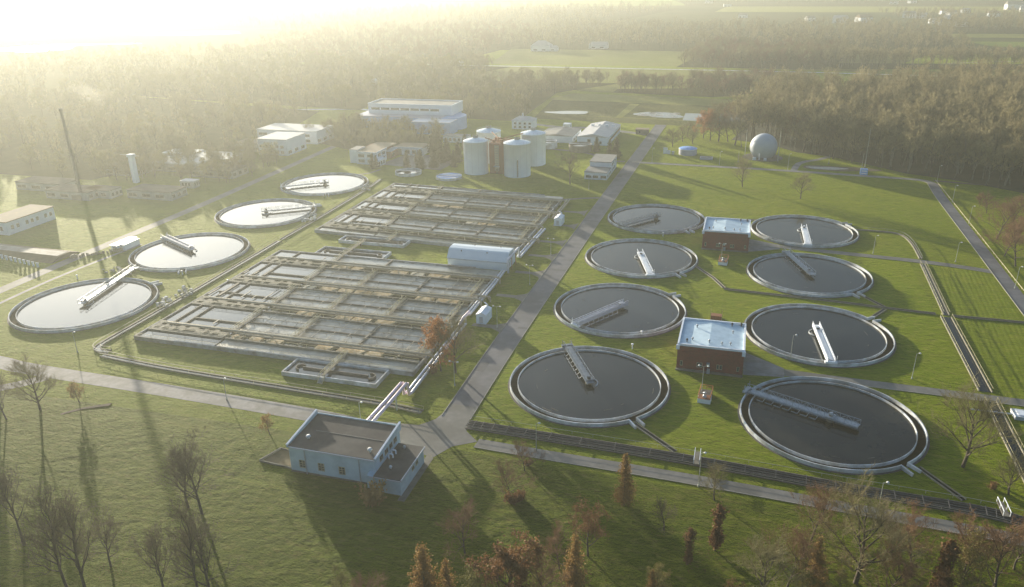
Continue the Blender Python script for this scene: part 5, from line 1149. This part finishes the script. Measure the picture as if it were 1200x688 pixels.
def bare_tree(seed, H=12.0, spread=.42, fork=.28, limbs=9, up=.75, r0=.28, twigm=TW_GREY, barkm=BARK, leaf=None, nleaf=0, dens=1.0, tw=.021, lsize=.22):
    rs = np.random.RandomState(seed); wood = []; tw_ = []; tips = []
    def grow(p, d, L, r, lev):
        k = 4 if lev == 0 else 3; pts = [p]; q = p.copy(); dd = d.copy()
        for i in range(k):
            dd = unit(dd + rs.normal(size=3) * (.09 if lev == 0 else .17) + np.array([0, 0, .10 if lev else .05])); q = q + dd * L / k; pts.append(q.copy())
        for i in range(k):
            a, b = r * (1 - .75 * i / k), r * (1 - .75 * (i + 1) / k)
            (wood if lev < 2 else tw_).append((pts[i], pts[i + 1], a, b))
        if lev >= 4: tips.append(pts[-1]); return
        nb = [limbs, 6, 6, 5][lev] if lev else limbs
        nb = max(2, int(round(nb * (dens if lev > 0 else 1))))
        for j in range(nb):
            t = (fork + (1 - fork) * (j + rs.uniform(0, .8)) / nb) if lev == 0 else rs.uniform(.25, 1.0)
            i = min(int(t * k), k - 1); f = t * k - i; b0 = pts[i] * (1 - f) + pts[i + 1] * f
            ax = unit(pts[i + 1] - pts[i]); rad = rs.normal(size=3); rad -= rad.dot(ax) * ax; rad = unit(rad)
            if lev == 0:
                az = j * 2.4 + rs.uniform(-.4, .4); rad = np.array([math.cos(az), math.sin(az), 0.0]); nd = unit(rad * (1.1 - .5 * t) + np.array([0, 0, up * (.6 + t)]))
                ll = L * spread * (1.25 - .55 * t) * rs.uniform(.8, 1.15)
            else: nd = unit(ax * .75 + rad * rs.uniform(.5, 1.0) + np.array([0, 0, .22])); ll = L * rs.uniform(.42, .62)
            rr = max(.012, r * ([.50, .46, .45, .6][lev]) * (1 - .4 * t)); grow(b0, nd, ll, rr if lev < 2 else max(tw * (.8 if lev == 3 else 1.1), rr * .7), lev + 1)
    grow(np.array([0, 0, -.2]), np.array([0, 0, 1.]), H * .82, r0, 0)
    parts = [tubes_np(tw_, 3)]
    if nleaf:
        T = np.array(tips); idx = rs.randint(0, len(T), nleaf); parts.append(leaves_np(T[idx] + rs.normal(size=(nleaf, 3)) * .25, lsize, rs))
    return mesh_np('trunk', [tubes_np(wood, 6)], barkm), mesh_np('crown', parts, leaf or twigm)
def conifer(seed, H=12., R=2.6, n=2600, leaf=LF_LARCH, barkm=BARK, z0=.08, size=.26, droop=-.1, column=False, whorl=26, leafy=1.0):
    rs = np.random.RandomState(seed); wood = [(np.array([0, 0, -.2]), np.array([0, 0, H * .55]), .17, .10), (np.array([0, 0, H * .55]), np.array([0, 0, H]), .10, .02)]; br = []; L = []
    for i in range(whorl):
        t = z0 + (1 - z0) * i / whorl; z = H * t
        rr = R * ((1 - t) ** .8 * min(1, (t - z0) * 6 + .45) if not column else (.75 + .25 * math.sin(t * 9 + seed)) * min(1, (1 - t) * 5) * min(1, (t - z0) * 5 + .5))
        for j in range(6):
            a = rs.uniform(0, 2 * math.pi); rl = rr * rs.uniform(.7, 1.12); e = np.array([math.cos(a) * rl, math.sin(a) * rl, z + rl * droop + (rl * .5 if column else 0)]); b0 = np.array([0, 0, z])
            br.append((b0, e, .035, .012)); m = int(n / (whorl * 6) * (rr / R + .2) * 1.4 * leafy)
            for q in range(m):
                s = rs.uniform(.15, 1.02); L.append(b0 * (1 - s) + e * s + rs.normal(size=3) * (.10 + .13 * s) * (1.3 if not column else 1))
    return mesh_np('trunk', [tubes_np(wood, 7)], barkm), mesh_np('crown', [tubes_np(br, 3), leaves_np(L, size, rs)], leaf)
def shrub(seed, R=1.6, H=1.8, leaf=LF_RUSSET, n=900, size=.24):
    rs = np.random.RandomState(seed); S = []; L = []
    for i in range(26):
        a = rs.uniform(0, 6.28); e = np.array([math.cos(a) * R * rs.uniform(.2, 1), math.sin(a) * R * rs.uniform(.2, 1), H * rs.uniform(.5, 1.05)]); S.append((np.array([0, 0, -.05]), e, .05, .015))
        for _ in range(n // 26): s = rs.uniform(.3, 1.05); L.append(e * s + rs.normal(size=3) * .22)
    return mesh_np('stem', [tubes_np(S[:8], 4)], BARK), mesh_np('foliage', [tubes_np(S[8:], 3), leaves_np(L, size, rs)], leaf)

TREES = {}
def kind(k, H, pair): TREES[k] = (H, pair)
kind('bareA', 12, bare_tree(1, 12, .56, .3, 12)); kind('bareB', 12, bare_tree(2, 12, .50, .25, 12, 1.0)); kind('bareC', 12, bare_tree(3, 12, .60, .22, 14, .65, .32, TW_OLIVE, dens=1.15))
kind('tallA', 20, bare_tree(4, 20, .40, .42, 12, 1.1, .30, TW_GREY)); kind('tallB', 20, bare_tree(5, 20, .42, .38, 12, 1.0, .32, TW_GREY)); 
kind('brownA', 12, bare_tree(6, 12, .5, .22, 11, .8, .24, TW_BRN, BARK, LF_RUSSET, 2500, .9)); kind('brownB', 12, bare_tree(7, 12, .52, .18, 13, .75, .24, TW_BRN, dens=1.15))
kind('orangeA', 12, bare_tree(8, 12, .42, .18, 11, 1.0, .22, TW_BRN, BARK, LF_ORANGE, 4500, .9, lsize=.26)); kind('oliveA', 12, bare_tree(9, 12, .46, .2, 11, .9, .22, TW_OLIVE, BARK, LF_OLIVE, 3500, .9))
kind('woodA', 20, bare_tree(10, 20, .36, .35, 10, 1.2, .28, TW_WOOD, BARKP, None, 0, .85, .06)); kind('woodB', 20, bare_tree(11, 20, .42, .35, 10, .9, .28, TW_WOOD, BARKP, None, 0, .85, .06)); kind('woodC', 20, bare_tree(12, 20, .34, .30, 10, 1.4, .26, TW_WOOD, BARK, None, 0, .85, .06))
kind('russetBig', 12, bare_tree(13, 12, .44, .14, 10, .8, .24, TW_BRN, BARK, LF_RUSSET, 6500, .9, lsize=.26))
kind('larchA', 12, conifer(20, 12, 2.9, 5200, size=.22)); kind('larchB', 12, conifer(21, 12, 3.3, 5600, leaf=LF_LARCH, size=.22)); kind('larchThin', 12, conifer(22, 12, 2.4, 4200, size=.22))
kind('spruceA', 10, conifer(23, 10, 2.6, 3200, LF_GREEN, z0=.03, size=.36, droop=-.3)); kind('spruceB', 10, conifer(24, 10, 2.1, 2600, LF_GREEN, z0=.03, size=.34, droop=-.25))
kind('colA', 10, conifer(25, 10, 1.3, 2400, LF_RUSSET, column=True, size=.30, whorl=24)); kind('colB', 10, conifer(26, 10, 1.2, 2000, LF_RUSSET, column=True, size=.28, whorl=24))
kind('shrubR', 1.9, shrub(30)); kind('shrubO', 1.9, shrub(31, leaf=LF_OLIVE)); kind('shrubY', 1.9, shrub(32, leaf=LF_LARCH)); kind('round', 5, bare_tree(33, 5, .42, .3, 8, .8, .14, TW_BRN, BARK, LF_LARCH, 900, .8, .02, .2))
CHILD = {'shrubR': ('stem', 'foliage'), 'shrubO': ('stem', 'foliage'), 'shrubY': ('stem', 'foliage')}
rdT = random.Random(77)
def tree(k, x, y, H, label, name='bare_tree', cat='tree', group=None, rz=None, wide=1.0):
    h0, (tm, cm) = TREES[k]; s = H / h0
    t = thing(name, label, cat, (x, y, 0), rdT.uniform(0, 6.28) if rz is None else rz, group); t.scale = (s * wide, s * wide, s)
    a, b = CHILD.get(k, ('trunk', 'crown'))
    for nm, me in ((a, tm), (b, cm)):
        o = bpy.data.objects.new(nm, me); col.objects.link(o); o.parent = t
    return t
def ptree(k, px, py, H, label, name='bare_tree', cat='tree', group=None, wide=1.0):
    if py > 699 and px > 380: H *= 1.12; wide *= 1.1
    x, y = at(px, py); return tree(k, x, y, H, label, name, cat, group, None, wide)

# foreground, bottom left
G1 = 'bare trees in the lower left meadow'
for a in (('tallA', 84, 712, 23, 'tall dark bare tree at lower left, thickest of the pair of long straight trunks'), ('tallB', 106, 716, 22, 'tall bare tree right of the thickest straight trunk at lower left'),
          ('tallB', 195, 708, 15.5, 'forking bare tree with knobbly burr on its trunk in the lower left meadow'), ('tallA', 236, 716, 21, 'tall slanting bare tree right of the knobbly forked one'),
          ('bareB', 221, 596, 13.5, 'slim bare tree farther back left of the twin crowned one near the pump house'), ('bareA', 237, 603, 14.5, 'brownish crowned bare tree closest to the pump house in the left meadow'),
          ('bareB', 247, 702, 14, 'bare tree with smoky crown at the bottom edge below the brownish one'), ('tallA', 3, 700, 24, 'dark bare tree filling the bottom left corner'),
          ('tallB', 28, 640, 17, 'faint bare tree at the left edge in the shadowed grass'), ('bareA', 8, 492, 10, 'bare tree at the extreme left edge beside the side road'), ('bareB', 1, 480, 9, 'smaller bare tree half cut by the left edge beside the side road'),
          ('bareC', 47.5, 481, 12.5, 'open crowned bare tree in front of the left road junction'), ('round', 93.5, 472, 5.6, 'small round topped tree by the strip of dug soil'),
          ('bareA', 130, 664, 10, 'low bare tree between the straight pair and the knobbly one')): ptree(*a, group=G1)
for px, py, H, l in ((-70, 520, 22, 'tall bare tree just outside the left edge, nearest the camera'), (-95, 455, 19, 'tall bare tree just outside the left edge beside the road'), (-40, 600, 22, 'tall bare tree just outside the lower left corner')): ptree('tallA', px, py, H, l, group=G1, wide=1.2)
ptree('round', 316.5, 509, 4.9, 'small orange tinted round tree beside the road behind the pump house', group=None)
# middle
ptree('orangeA', 517, 435, 14.5, 'bright orange leaved tree beside the right end of the front basin', 'orange_tree'); ptree('bareC', 534, 437, 13.5, 'bare tree right of the bright orange one by the basin')
ptree('shrubR', 508, 437, 2.4, 'low rust bush at the foot of the orange tree', 'shrub', 'shrub')
ptree('bareA', 668, 216, 15, 'bare tree on the lawn in front of the two level workshop'); ptree('bareC', 870, 219, 13, 'lone bare tree in the field below the gas holder'); ptree('bareC', 938, 233, 10.5, 'lone pale bare tree in the field right of the one below the gas holder')
# foreground, bottom centre and right
G2 = 'trees along the bottom of the meadow'
for a in (('shrubY', 437, 591, 4.2, 'small golden shrub against the pump house annex corner', 'shrub', 'shrub'),
          ('larchB', 500, 722, 13.5, 'golden larch at the bottom centre, tallest of its pair', 'larch'), ('larchThin', 526, 726, 11.5, 'golden larch overlapping the right side of the taller one', 'larch'),
          ('larchA', 528, 735, 8.0, 'short orange larch cut by the bottom edge under the pair', 'larch'), ('brownB', 545, 650, 9.5, 'reddish bare tree in the long pump house shadow', 'bare_tree'),
          ('russetBig', 590, 722, 12.5, 'broad russet tree cut by the bottom edge in the centre', 'russet_tree'), ('oliveA', 558, 715, 7.5, 'olive bush like tree between larch and russet tree', 'olive_tree'),
          ('shrubR', 602, 590, 2.6, 'dark red shrub in the middle of the meadow', 'shrub', 'shrub'), ('shrubR', 610, 586, 2.0, 'smaller dark red shrub touching the one in mid meadow', 'shrub', 'shrub'), ('brownB', 598, 584, 8.0, 'thin pinkish bare tree above the dark red shrubs', 'bare_tree'),
          ('brownB', 615, 552, 6.8, 'thin bare tree just below the lower road, left of the lamp', 'bare_tree'), ('shrubR', 619, 546, 1.5, 'low red brown shrub beside the thin tree below the road', 'shrub', 'shrub'),
          ('larchA', 731, 592, 12.6, 'golden conical larch standing alone right of centre below the road', 'larch'), ('larchThin', 673, 706, 13.0, 'slender golden larch near the bottom, right of the russet tree', 'larch'),
          ('brownA', 689, 652, 10.5, 'dark reddish bare tree behind the slender larch', 'bare_tree'), ('brownB', 640, 710, 9.0, 'pale brown bare tree left of the slender larch', 'bare_tree'), ('brownB', 656, 668, 8, 'thin bare tree behind and left of the slender larch', 'bare_tree'),
          ('colB', 806, 662, 8.4, 'dark russet columnar tree left of its taller twin', 'columnar_tree'), ('colA', 838, 646, 10.6, 'tall russet columnar tree below the white footbridge', 'columnar_tree'),
          ('bareB', 778, 622, 6.8, 'sparse thin bare tree left of the russet columns', 'bare_tree'), ('bareC', 837, 586, 7.0, 'bare tree right at the lower road edge above the tall russet column', 'bare_tree'),
          ('larchThin', 762, 712, 7.4, 'tip of a golden larch at the bottom edge right of centre', 'larch'), ('oliveA', 770, 704, 6.0, 'olive crown behind the larch tip at the bottom edge', 'olive_tree'),
          ('brownB', 921, 692, 12.0, 'thin crowned brown bare tree left of the leaning larch', 'bare_tree'), ('larchB', 951, 694, 12.0, 'narrow golden larch beside the big dark bare tree', 'larch', 'tree'),
          ('brownB', 950, 634, 11.5, 'brown bare tree reaching over the road behind the narrow larch', 'bare_tree'), ('bareC', 1002, 684, 17.5, 'largest bare tree of the foreground with wide dark limbs', 'bare_tree'), ('oliveA', 984, 694, 4.4, 'low yellow bush at the foot of the largest bare tree', 'bush', 'shrub'),
          ('brownB', 1068, 676, 12.0, 'broad brown bare tree right of the largest one', 'bare_tree'), ('colA', 1099, 700, 11.0, 'rust coloured column tree near the bottom right', 'columnar_tree'), ('oliveA', 1124, 700, 9.5, 'olive green tree at the bottom right beside the rust column', 'olive_tree'),
          ('brownB', 1130, 670, 11.0, 'brown bare tree at the road edge in the lower right', 'bare_tree'), ('bareC', 1128, 547, 16.5, 'big solitary bare tree between the lower right tank and the railed channel', 'bare_tree'),
          ('bareC', 1182, 580, 8.0, 'small bare tree beside the railed channel at the right edge', 'bare_tree'), ('shrubR', 1163, 573, 1.5, 'tiny rust shrub left of the small bare tree at the right edge', 'shrub', 'shrub'),
          ('oliveA', 938, 704, 6.5, 'yellowish crown cut by the bottom edge left of the narrow larch', 'olive_tree'), ('bareA', 1045, 655, 9, 'thin bare tree between the largest and the broad brown one', 'bare_tree'), ('brownA', 860, 716, 5, 'low reddish tree at the bottom edge below the tall russet column', 'bare_tree'),
          ('brownB', 1165, 700, 12.0, 'brown bare tree nearest the bottom right corner', 'bare_tree'), ('bareC', 890, 708, 10.5, 'bare tree at the bottom edge left of the yellowish crown', 'bare_tree'), ('brownB', 1032, 715, 10.0, 'low brown crown at the bottom edge right of the largest tree', 'bare_tree'), ('bareB', 1188, 668, 9.0, 'thin bare tree at the right edge below the road', 'bare_tree'),
          ('brownB', 430, 712, 6.0, 'small brown tree at the bottom left of the golden larches', 'bare_tree'), ('oliveA', 402, 704, 5.0, 'low olive crown in the building shadow at the bottom edge', 'olive_tree')):
    ptree(a[0], a[1], a[2], a[3], a[4], a[5], a[6] if len(a) > 6 else 'tree', G2)
# right side
G3 = 'brown trees right of the long right lane'
for a in (('brownB', 1168, 280, 14, 'brown domed tree beside the right lane, left of its neighbour', 1.25), ('brownB', 1190, 312, 15, 'brown domed tree at the right edge nearest the camera beside the lane', 1.25), ('brownB', 1156, 250, 8, 'small reddish tree behind the domed pair', 1.3), ('brownB', 1186, 262, 11, 'brown tree behind the domed pair at the right edge', 1.3), ('bareC', 1196, 205, 14, 'pale bare tree at the right edge in front of the wood', 1.2),
          ('brownB', 1177, 300, 12, 'brown crown wedged between the two domed trees', 1.2), ('brownA', 1148, 242, 5, 'low russet bush tree left of the small reddish tree', 1.3)): ptree(a[0], a[1], a[2], a[3], a[4], 'bare_tree', 'tree', G3, a[5])
# behind the gas holder and the ponds
G4 = 'park trees behind the gas holder'
L4 = 'dull brown bare tree in the loose row behind the gas holder'
ptree('orangeA', 824, 162, 15, 'salmon orange tree at the right end of the ponds', 'orange_tree', wide=1.3); ptree('orangeA', 832, 165, 17, 'taller salmon orange tree right of the first by the ponds', 'orange_tree', wide=1.1)
for i, (px, py, H) in enumerate(((842, 166, 16), (853, 166, 17), (861, 170, 18), (869, 172, 17), (875, 160, 17), (884, 158, 16), (897, 156, 17), (908, 160, 18), (918, 165, 15), (927, 172, 17), (941, 178, 18), (949, 171, 17), (957, 180, 19), (966, 176, 18), (976, 186, 17), (985, 183, 18), (998, 190, 18), (850, 150, 16), (866, 148, 17), (880, 146, 16), (895, 143, 17), (910, 146, 17), (925, 150, 18), (938, 158, 17), (838, 150, 15))):
    ptree(('bareC', 'brownB', 'bareA', 'woodA')[i % 4], px, py, H, L4, 'bare_tree', 'tree', G4, 1.2)
for i, (px, py, H, l) in enumerate(((788, 172, 9, 'low bare tree left of the blue lidded tank'), (800, 166, 8, 'bare tree behind the blue lidded tank, left of two'), (812, 169, 8, 'bare tree behind the blue lidded tank, right of two'), (806, 160, 8, 'small bare tree between the ponds and the blue lidded tank'))): ptree('bareC', px, py, H, l, wide=1.5)
# conifers round the office
G5 = 'dark conifers around the office'
for i, (px, py, H, l) in enumerate(((437, 198, 9, 'conifer directly before the office front wall'), (441, 196, 7, 'shorter conifer right behind the one before the office front'), (477, 198, 10.5, 'pointed conifer in the courtyard, left of two'), (493, 198, 11, 'pointed conifer in the courtyard, right of two'), (488, 190, 6, 'small conifer behind the courtyard pair'), (509, 196, 12, 'wide conifer at the left of the clump near the digesters'), (517, 191, 14, 'tall conifer in the clump near the digesters'), (524, 188, 13, 'conifer behind the tall one near the digesters'), (532, 196, 10, 'conifer closest to the left digester'), (537, 190, 12, 'conifer touching the left digester'), (512, 184, 13, 'rear conifer in the clump left of the digesters'), (545, 176, 10, 'conifer behind the left digester'), (506, 180, 12, 'hazy conifer at the back left of the clump'),
     (699, 178, 9, 'small dark evergreen left of the pair beside the workshop'), (714, 186, 11, 'dark evergreen behind the workshop, left of the pair'), (722, 185, 12, 'dark evergreen behind the workshop, right of the pair'))):
    ptree('spruceA' if i % 2 else 'spruceB', px, py, H, l, 'conifer', 'tree', G5, 1.25)

# hazy belts of trees
def scatter(P, n, seed, dmin=0.0):
    rd = random.Random(seed); x0, x1 = min(p[0] for p in P), max(p[0] for p in P); y0, y1 = min(p[1] for p in P), max(p[1] for p in P); out = []
    k = 0
    while len(out) < n and k < n * 60:
        k += 1; x, y = rd.uniform(x0, x1), rd.uniform(y0, y1)
        if inside(x, y, P) and (dmin == 0 or all((x - a) ** 2 + (y - b) ** 2 > dmin * dmin for a, b in out[-400:])): out.append((x, y))
    return out
WOOD_P = [(-8, 508), (14, 500), (30, 478), (48, 470), (62, 458), (82, 437), (103, 427), (128, 408), (160, 400), (230, 400), (330, 470), (330, 770), (200, 745), (110, 700), (20, 640), (2, 560)]
pts = scatter(WOOD_P, 1650, 5, 5.8)
pts.sort(key=lambda p: math.hypot(*p))
LW = 'bare tall tree crowded in the large wood at the right'
for i, (x, y) in enumerate(pts[:165]):
    tree(('woodA', 'woodB', 'woodC', 'woodB')[i % 4], x, y, rdT.uniform(14, 26), LW, 'woodland_tree', 'tree', 'trees at the near edge of the large right wood', None, 1.15)
def instanced(name, P, srcs, label, cat, seed, smin, smax, m_sub=1.15):
    """one mass of trees: geometry nodes instance tree meshes on loose points"""
    me = bpy.data.meshes.new(name); me.from_pydata([(x, y, 0) for x, y in P], [], []); o = bpy.data.objects.new(name, me); col.objects.link(o); tag(o, label, cat, kind='stuff')
    ng = bpy.data.node_groups.new(name, 'GeometryNodeTree'); ng.interface.new_socket('Geometry', in_out='INPUT', socket_type='NodeSocketGeometry'); ng.interface.new_socket('Geometry', in_out='OUTPUT', socket_type='NodeSocketGeometry')
    N = ng.nodes; L = ng.links.new; gi = N.new('NodeGroupInput'); go = N.new('NodeGroupOutput'); jn = N.new('GeometryNodeJoinGeometry')
    for i, k in enumerate(srcs):
        h0, (tm, cm) = TREES[k]; key = 'src_' + k
        so_ = bpy.data.objects.get(key)
        if so_ is None:
            # joined copy of trunk + crown, kept out of the scene
            V = []; F = []; MI = []; off = 0
            for mi, me_ in enumerate((tm, cm)):
                c = np.empty(len(me_.vertices) * 3, np.float32); me_.vertices.foreach_get('co', c); V.append(c.reshape(-1, 3)); f = np.empty(len(me_.loops), np.int32); me_.loops.foreach_get('vertex_index', f); F.append(f.reshape(-1, 4) + off); MI.append(np.full(len(f) // 4, mi, np.int32)); off += len(me_.vertices)
            j = mesh_np('tree_source', [(np.concatenate(V), np.concatenate(F))], tm.materials[0]); j.materials.append(cm.materials[0]); j.polygons.foreach_set('material_index', np.concatenate(MI)); so_ = bpy.data.objects.new(key, j)
        oi = N.new('GeometryNodeObjectInfo'); oi.inputs['Object'].default_value = so_; oi.inputs['As Instance'].default_value = True
        ip = N.new('GeometryNodeInstanceOnPoints'); L(gi.outputs[0], ip.inputs['Points']); L(oi.outputs['Geometry'], ip.inputs['Instance'])
        rv = N.new('FunctionNodeRandomValue'); rv.data_type = 'INT'; rv.inputs[4].default_value = 0; rv.inputs[5].default_value = len(srcs) - 1; rv.inputs['Seed'].default_value = seed
        cp_ = N.new('FunctionNodeCompare'); cp_.data_type = 'INT'; cp_.operation = 'EQUAL'; L(rv.outputs[2], cp_.inputs[2]); cp_.inputs[3].default_value = i; L(cp_.outputs[0], ip.inputs['Selection'])
        rr = N.new('FunctionNodeRandomValue'); rr.data_type = 'FLOAT_VECTOR'; rr.inputs[0].default_value = (0, 0, 0); rr.inputs[1].default_value = (0, 0, 6.28); rr.inputs['Seed'].default_value = seed + 7; L(rr.outputs[0], ip.inputs['Rotation'])
        rs_ = N.new('FunctionNodeRandomValue'); rs_.data_type = 'FLOAT'; rs_.inputs[2].default_value = smin / h0; rs_.inputs[3].default_value = smax / h0; rs_.inputs['Seed'].default_value = seed + 3; L(rs_.outputs[1], ip.inputs['Scale'])
        L(ip.outputs[0], jn.inputs[0])
    L(jn.outputs[0], go.inputs[0]); md = o.modifiers.new('scatter', 'NODES'); md.node_group = ng; return o
instanced('woodland', pts[165:], ['woodA', 'woodB', 'woodC'], 'deep mass of the large bare wood at the right', 'wood', 3, 14, 28)
instanced('evergreen_patch', scatter([(150, 470), (300, 470), (330, 640), (200, 660)], 130, 91, 5), ['spruceA', 'spruceB'], 'dark evergreens showing inside the right end of the large wood', 'wood', 92, 17, 25)
belts = [
 ([(-116, 700), (-30, 685), (-10, 700), (50, 760), (10, 790), (-60, 735), (-116, 722)], 70, 10, 15, 'low brown thicket beyond the reed beds', ['brownB', 'bareC', 'woodA']),
 ([(-270, 560), (-160, 545), (-165, 690), (-120, 760), (-300, 760), (-330, 640)], 260, 8, 14, 'hazy brown wood behind the long white hall', ['oliveA', 'bareC', 'woodB']),
 ([(-600, 330), (-340, 330), (-300, 440), (-330, 560), (-620, 620)], 330, 8, 14, 'tree mass fading into bright haze at the left', ['oliveA', 'bareC', 'woodC']),
 ([(-280, 452), (-215, 420), (-190, 445), (-190, 480), (-270, 500)], 60, 7, 11, 'belt of trees between the office and the long white hall', ['oliveA', 'spruceA', 'bareC']),
 ([(-340, 330), (-256, 340), (-256, 400), (-290, 405), (-340, 400)], 36, 6, 10, 'loose trees around the hazy yard at left', ['oliveA', 'bareC']),
 ([(90, 905), (900, 960), (940, 1010), (60, 960)], 330, 15, 20, 'long belt of tall trees beyond the green field at upper right', ['woodA', 'woodB', 'woodC']),
 ([(-80, 900), (70, 900), (120, 1050), (-60, 1080)], 150, 12, 18, 'bushy wood beyond the far road', ['woodA', 'brownB', 'bareC']),
 ([(-700, 900), (-350, 900), (-330, 1250), (-800, 1300)], 330, 12, 18, 'wood near the bright lakes', ['woodA', 'brownB', 'woodC']),
 ([(-320, 1100), (250, 1060), (300, 1500), (-400, 1550)], 560, 12, 20, 'wide hazy woodland in the upper middle', ['woodA', 'woodB', 'woodC']),
 ([(300, 1410), (1000, 1390), (1150, 1500), (280, 1560)], 420, 12, 20, 'dark tree line below the distant village', ['woodA', 'woodB', 'woodC']),
 ([(280, 1620), (1100, 1480), (1300, 1900), (250, 1960)], 520, 12, 18, 'trees scattered through the distant village', ['woodA', 'woodB', 'woodC']),
 ([(-1400, 1500), (-300, 1600), (-200, 2300), (-1800, 2300)], 600, 14, 24, 'woods on the plain at the upper left', ['woodA', 'woodB', 'woodC']),
 ([(-200, 2450), (1400, 2250), (2000, 2900), (-300, 3200)], 700, 14, 26, 'farthest woods along the top of the picture', ['woodA', 'woodB', 'woodC'])]
belts.append(([(-640, 620), (-300, 570), (-300, 760), (-265, 880), (-520, 895)], 420, 10, 16, 'hazy wood running back from the long white hall to the far road', ['oliveA', 'bareC', 'woodB']))
belts.append(([(-300, 1130), (-420, 1500), (-1000, 1480), (-760, 1300)], 300, 12, 18, 'hazy wood between the lakes and the upper middle woodland', ['woodA', 'brownB', 'woodC']))
belts.append(([at(-90, 160), at(60, 125), at(210, 100), at(340, 88), at(340, 66), at(150, 64), at(-90, 84)], 360, 10, 18, 'pale tree masses on the sunlit plain at the upper left', ['oliveA', 'woodB', 'woodC']))
WFLOOR = mat('woodland_floor', (0.055, 0.062, 0.022), (0.085, 0.078, 0.032), 0.1, 1.0, 0.0, 0.4, spec=0.0)
struct('woodland_floor', poly(WOOD_P, 0.05), mat('dark_woodland_floor', (0.04, 0.05, 0.02), (0.08, 0.07, 0.03), 0.1, 0.95, 0.2, 0.4))
for i, (P, n, s0, s1, lb, srcs) in enumerate(belts):
    if i not in (4, 10): struct('woodland_floor', poly(P, 0.07 + .012 * i), WFLOOR)
belts[4] = (belts[4][0], 110) + belts[4][2:]
for i, (P, n, s0, s1, lb, srcs) in enumerate(belts): instanced('tree_belt', scatter(P, int(n * {1: 1.1, 2: 1.1, 4: 1, 7: 1.2, 13: 1.1, 14: 1.1, 15: 1.2}.get(i, 1.6)), 40 + i), srcs, lb, 'wood', 60 + i, s0, s1)
for i, (px, py, l) in enumerate(((712, 127, 'small bush at the near reed bed'), )): pass

# ------------------------------------------------------------------ lamps
def lamp(px, py, h, lb, twin=False, arm=0.0, rz=0.0):
    x, y = at(px, py); t = thing('street_lamp', lb, 'street lamp', (x, y, 0), rz, 'slim lamp posts of the plant')
    obj('pole', MB().tube([(0, 0, -.02), (0, 0, h * .5), (0, 0, h)], .10, 8, .055), POLE, t); obj('foot', MB().lathe([(.2, -.01), (.2, .5), (.1, .6)], 8), POLE, t)
    heads = (-1, 1) if twin else (1,)
    for s_ in heads:
        a = MB().tube([(0, 0, h - .05), (s_ * .5, 0, h + .18), (s_ * (.9 if twin else .55), 0, h + .2)], .05, 6); obj('arm', a, POLE, t)
        xx = s_ * (1.1 if twin else .75); obj('lamp_head', MB().lathe([(.0, h + .02), (.26, h + .08), (.30, h + .2), (.16, h + .34), (.0, h + .36)], 12, (xx, 0)), LAMPH, t)
    return t
for a in ((266, 469, 6.4, 'lamp post behind the lower left road, between the channel and the tall tree shadow'), (423, 495, 5.6, 'lamp post just behind the pump house roof'), (628.5, 528, 7.2, 'lamp post beside the lower road left of the golden larch'),
          (818.5, 570.5, 8.4, 'lamp post by the lower road next to the white footbridge'), (1027, 608, 8.6, 'lamp post over the lower road in front of the biggest bare tree'), (926, 422, 7.6, 'lamp post standing before the white bridge tank'), (1068.5, 444, 7.4, 'lamp post beside the right side lane below the white bridge tank'),
          (533, 452, 7.0, 'twin headed lamp at the near end of the main road drives', True), (582.7, 384, 7.0, 'twin headed lamp beside the front white hut', True), (620.8, 334, 7.2, 'twin headed lamp right of the blower hall', True), (645.5, 299, 6.5, 'twin headed lamp left of the main road by the rear basin', True),
          (822, 462, 8.0, 'lamp post with two heads in front of the near brick building', True), (845, 307, 7.0, 'lamp with two heads in front of the far brick building', True),
          (1023, 297, 7.0, 'lamp post right of the upper right tank on the lawn'), (1119.5, 307, 7.4, 'lamp post where the upper side lane meets the right lane'), (1098, 213, 8, 'lamp post at the bend of the curved lane'), (1116, 237, 7.7, 'lamp post beside the right lane, second from the bend'), (1135.5, 262, 7.4, 'lamp post beside the right lane, third from the bend'), (1189, 338, 7.6, 'lamp post beside the right lane at the picture edge'),
          (843, 193, 7.2, 'lamp post left of the gas holder by the lane'), (923, 199, 8.5, 'lamp post right of the gas holder by the lane'), (764, 190.5, 8.0, 'lamp post at the back junction of the main road'), (690, 222, 7, 'lamp post beside the path in front of the workshop'),
          (91, 413, 6.5, 'lamp post below the nearest left mirror tank')): lamp(*a)

# fallen leaves under the foreground trees
rs = np.random.RandomState(9); L = []
for o in [o for o in col.objects if o.get('group') in (G1, G2) and o.get('category') == 'tree']:
    n = 260 if o.name.split('.')[0] != 'bare_tree' else 130; r = 1.2 + o.scale.x * 2.6
    for a, b in rs.normal(size=(n, 2)) * r * .75: L.append((o.location.x + a + 1.0, o.location.y + b - .8, rs.uniform(.12, .2)))
v, f = leaves_np(L, .20, rs); v[:, 2] = v[:, 2] * .35 + .09
o = obj('leaf_litter', mesh_np('leaf_litter', [(v, f)], LF_RUSSET), None); tag(o, 'fallen brown leaves scattered under the foreground trees', 'leaves', kind='stuff')
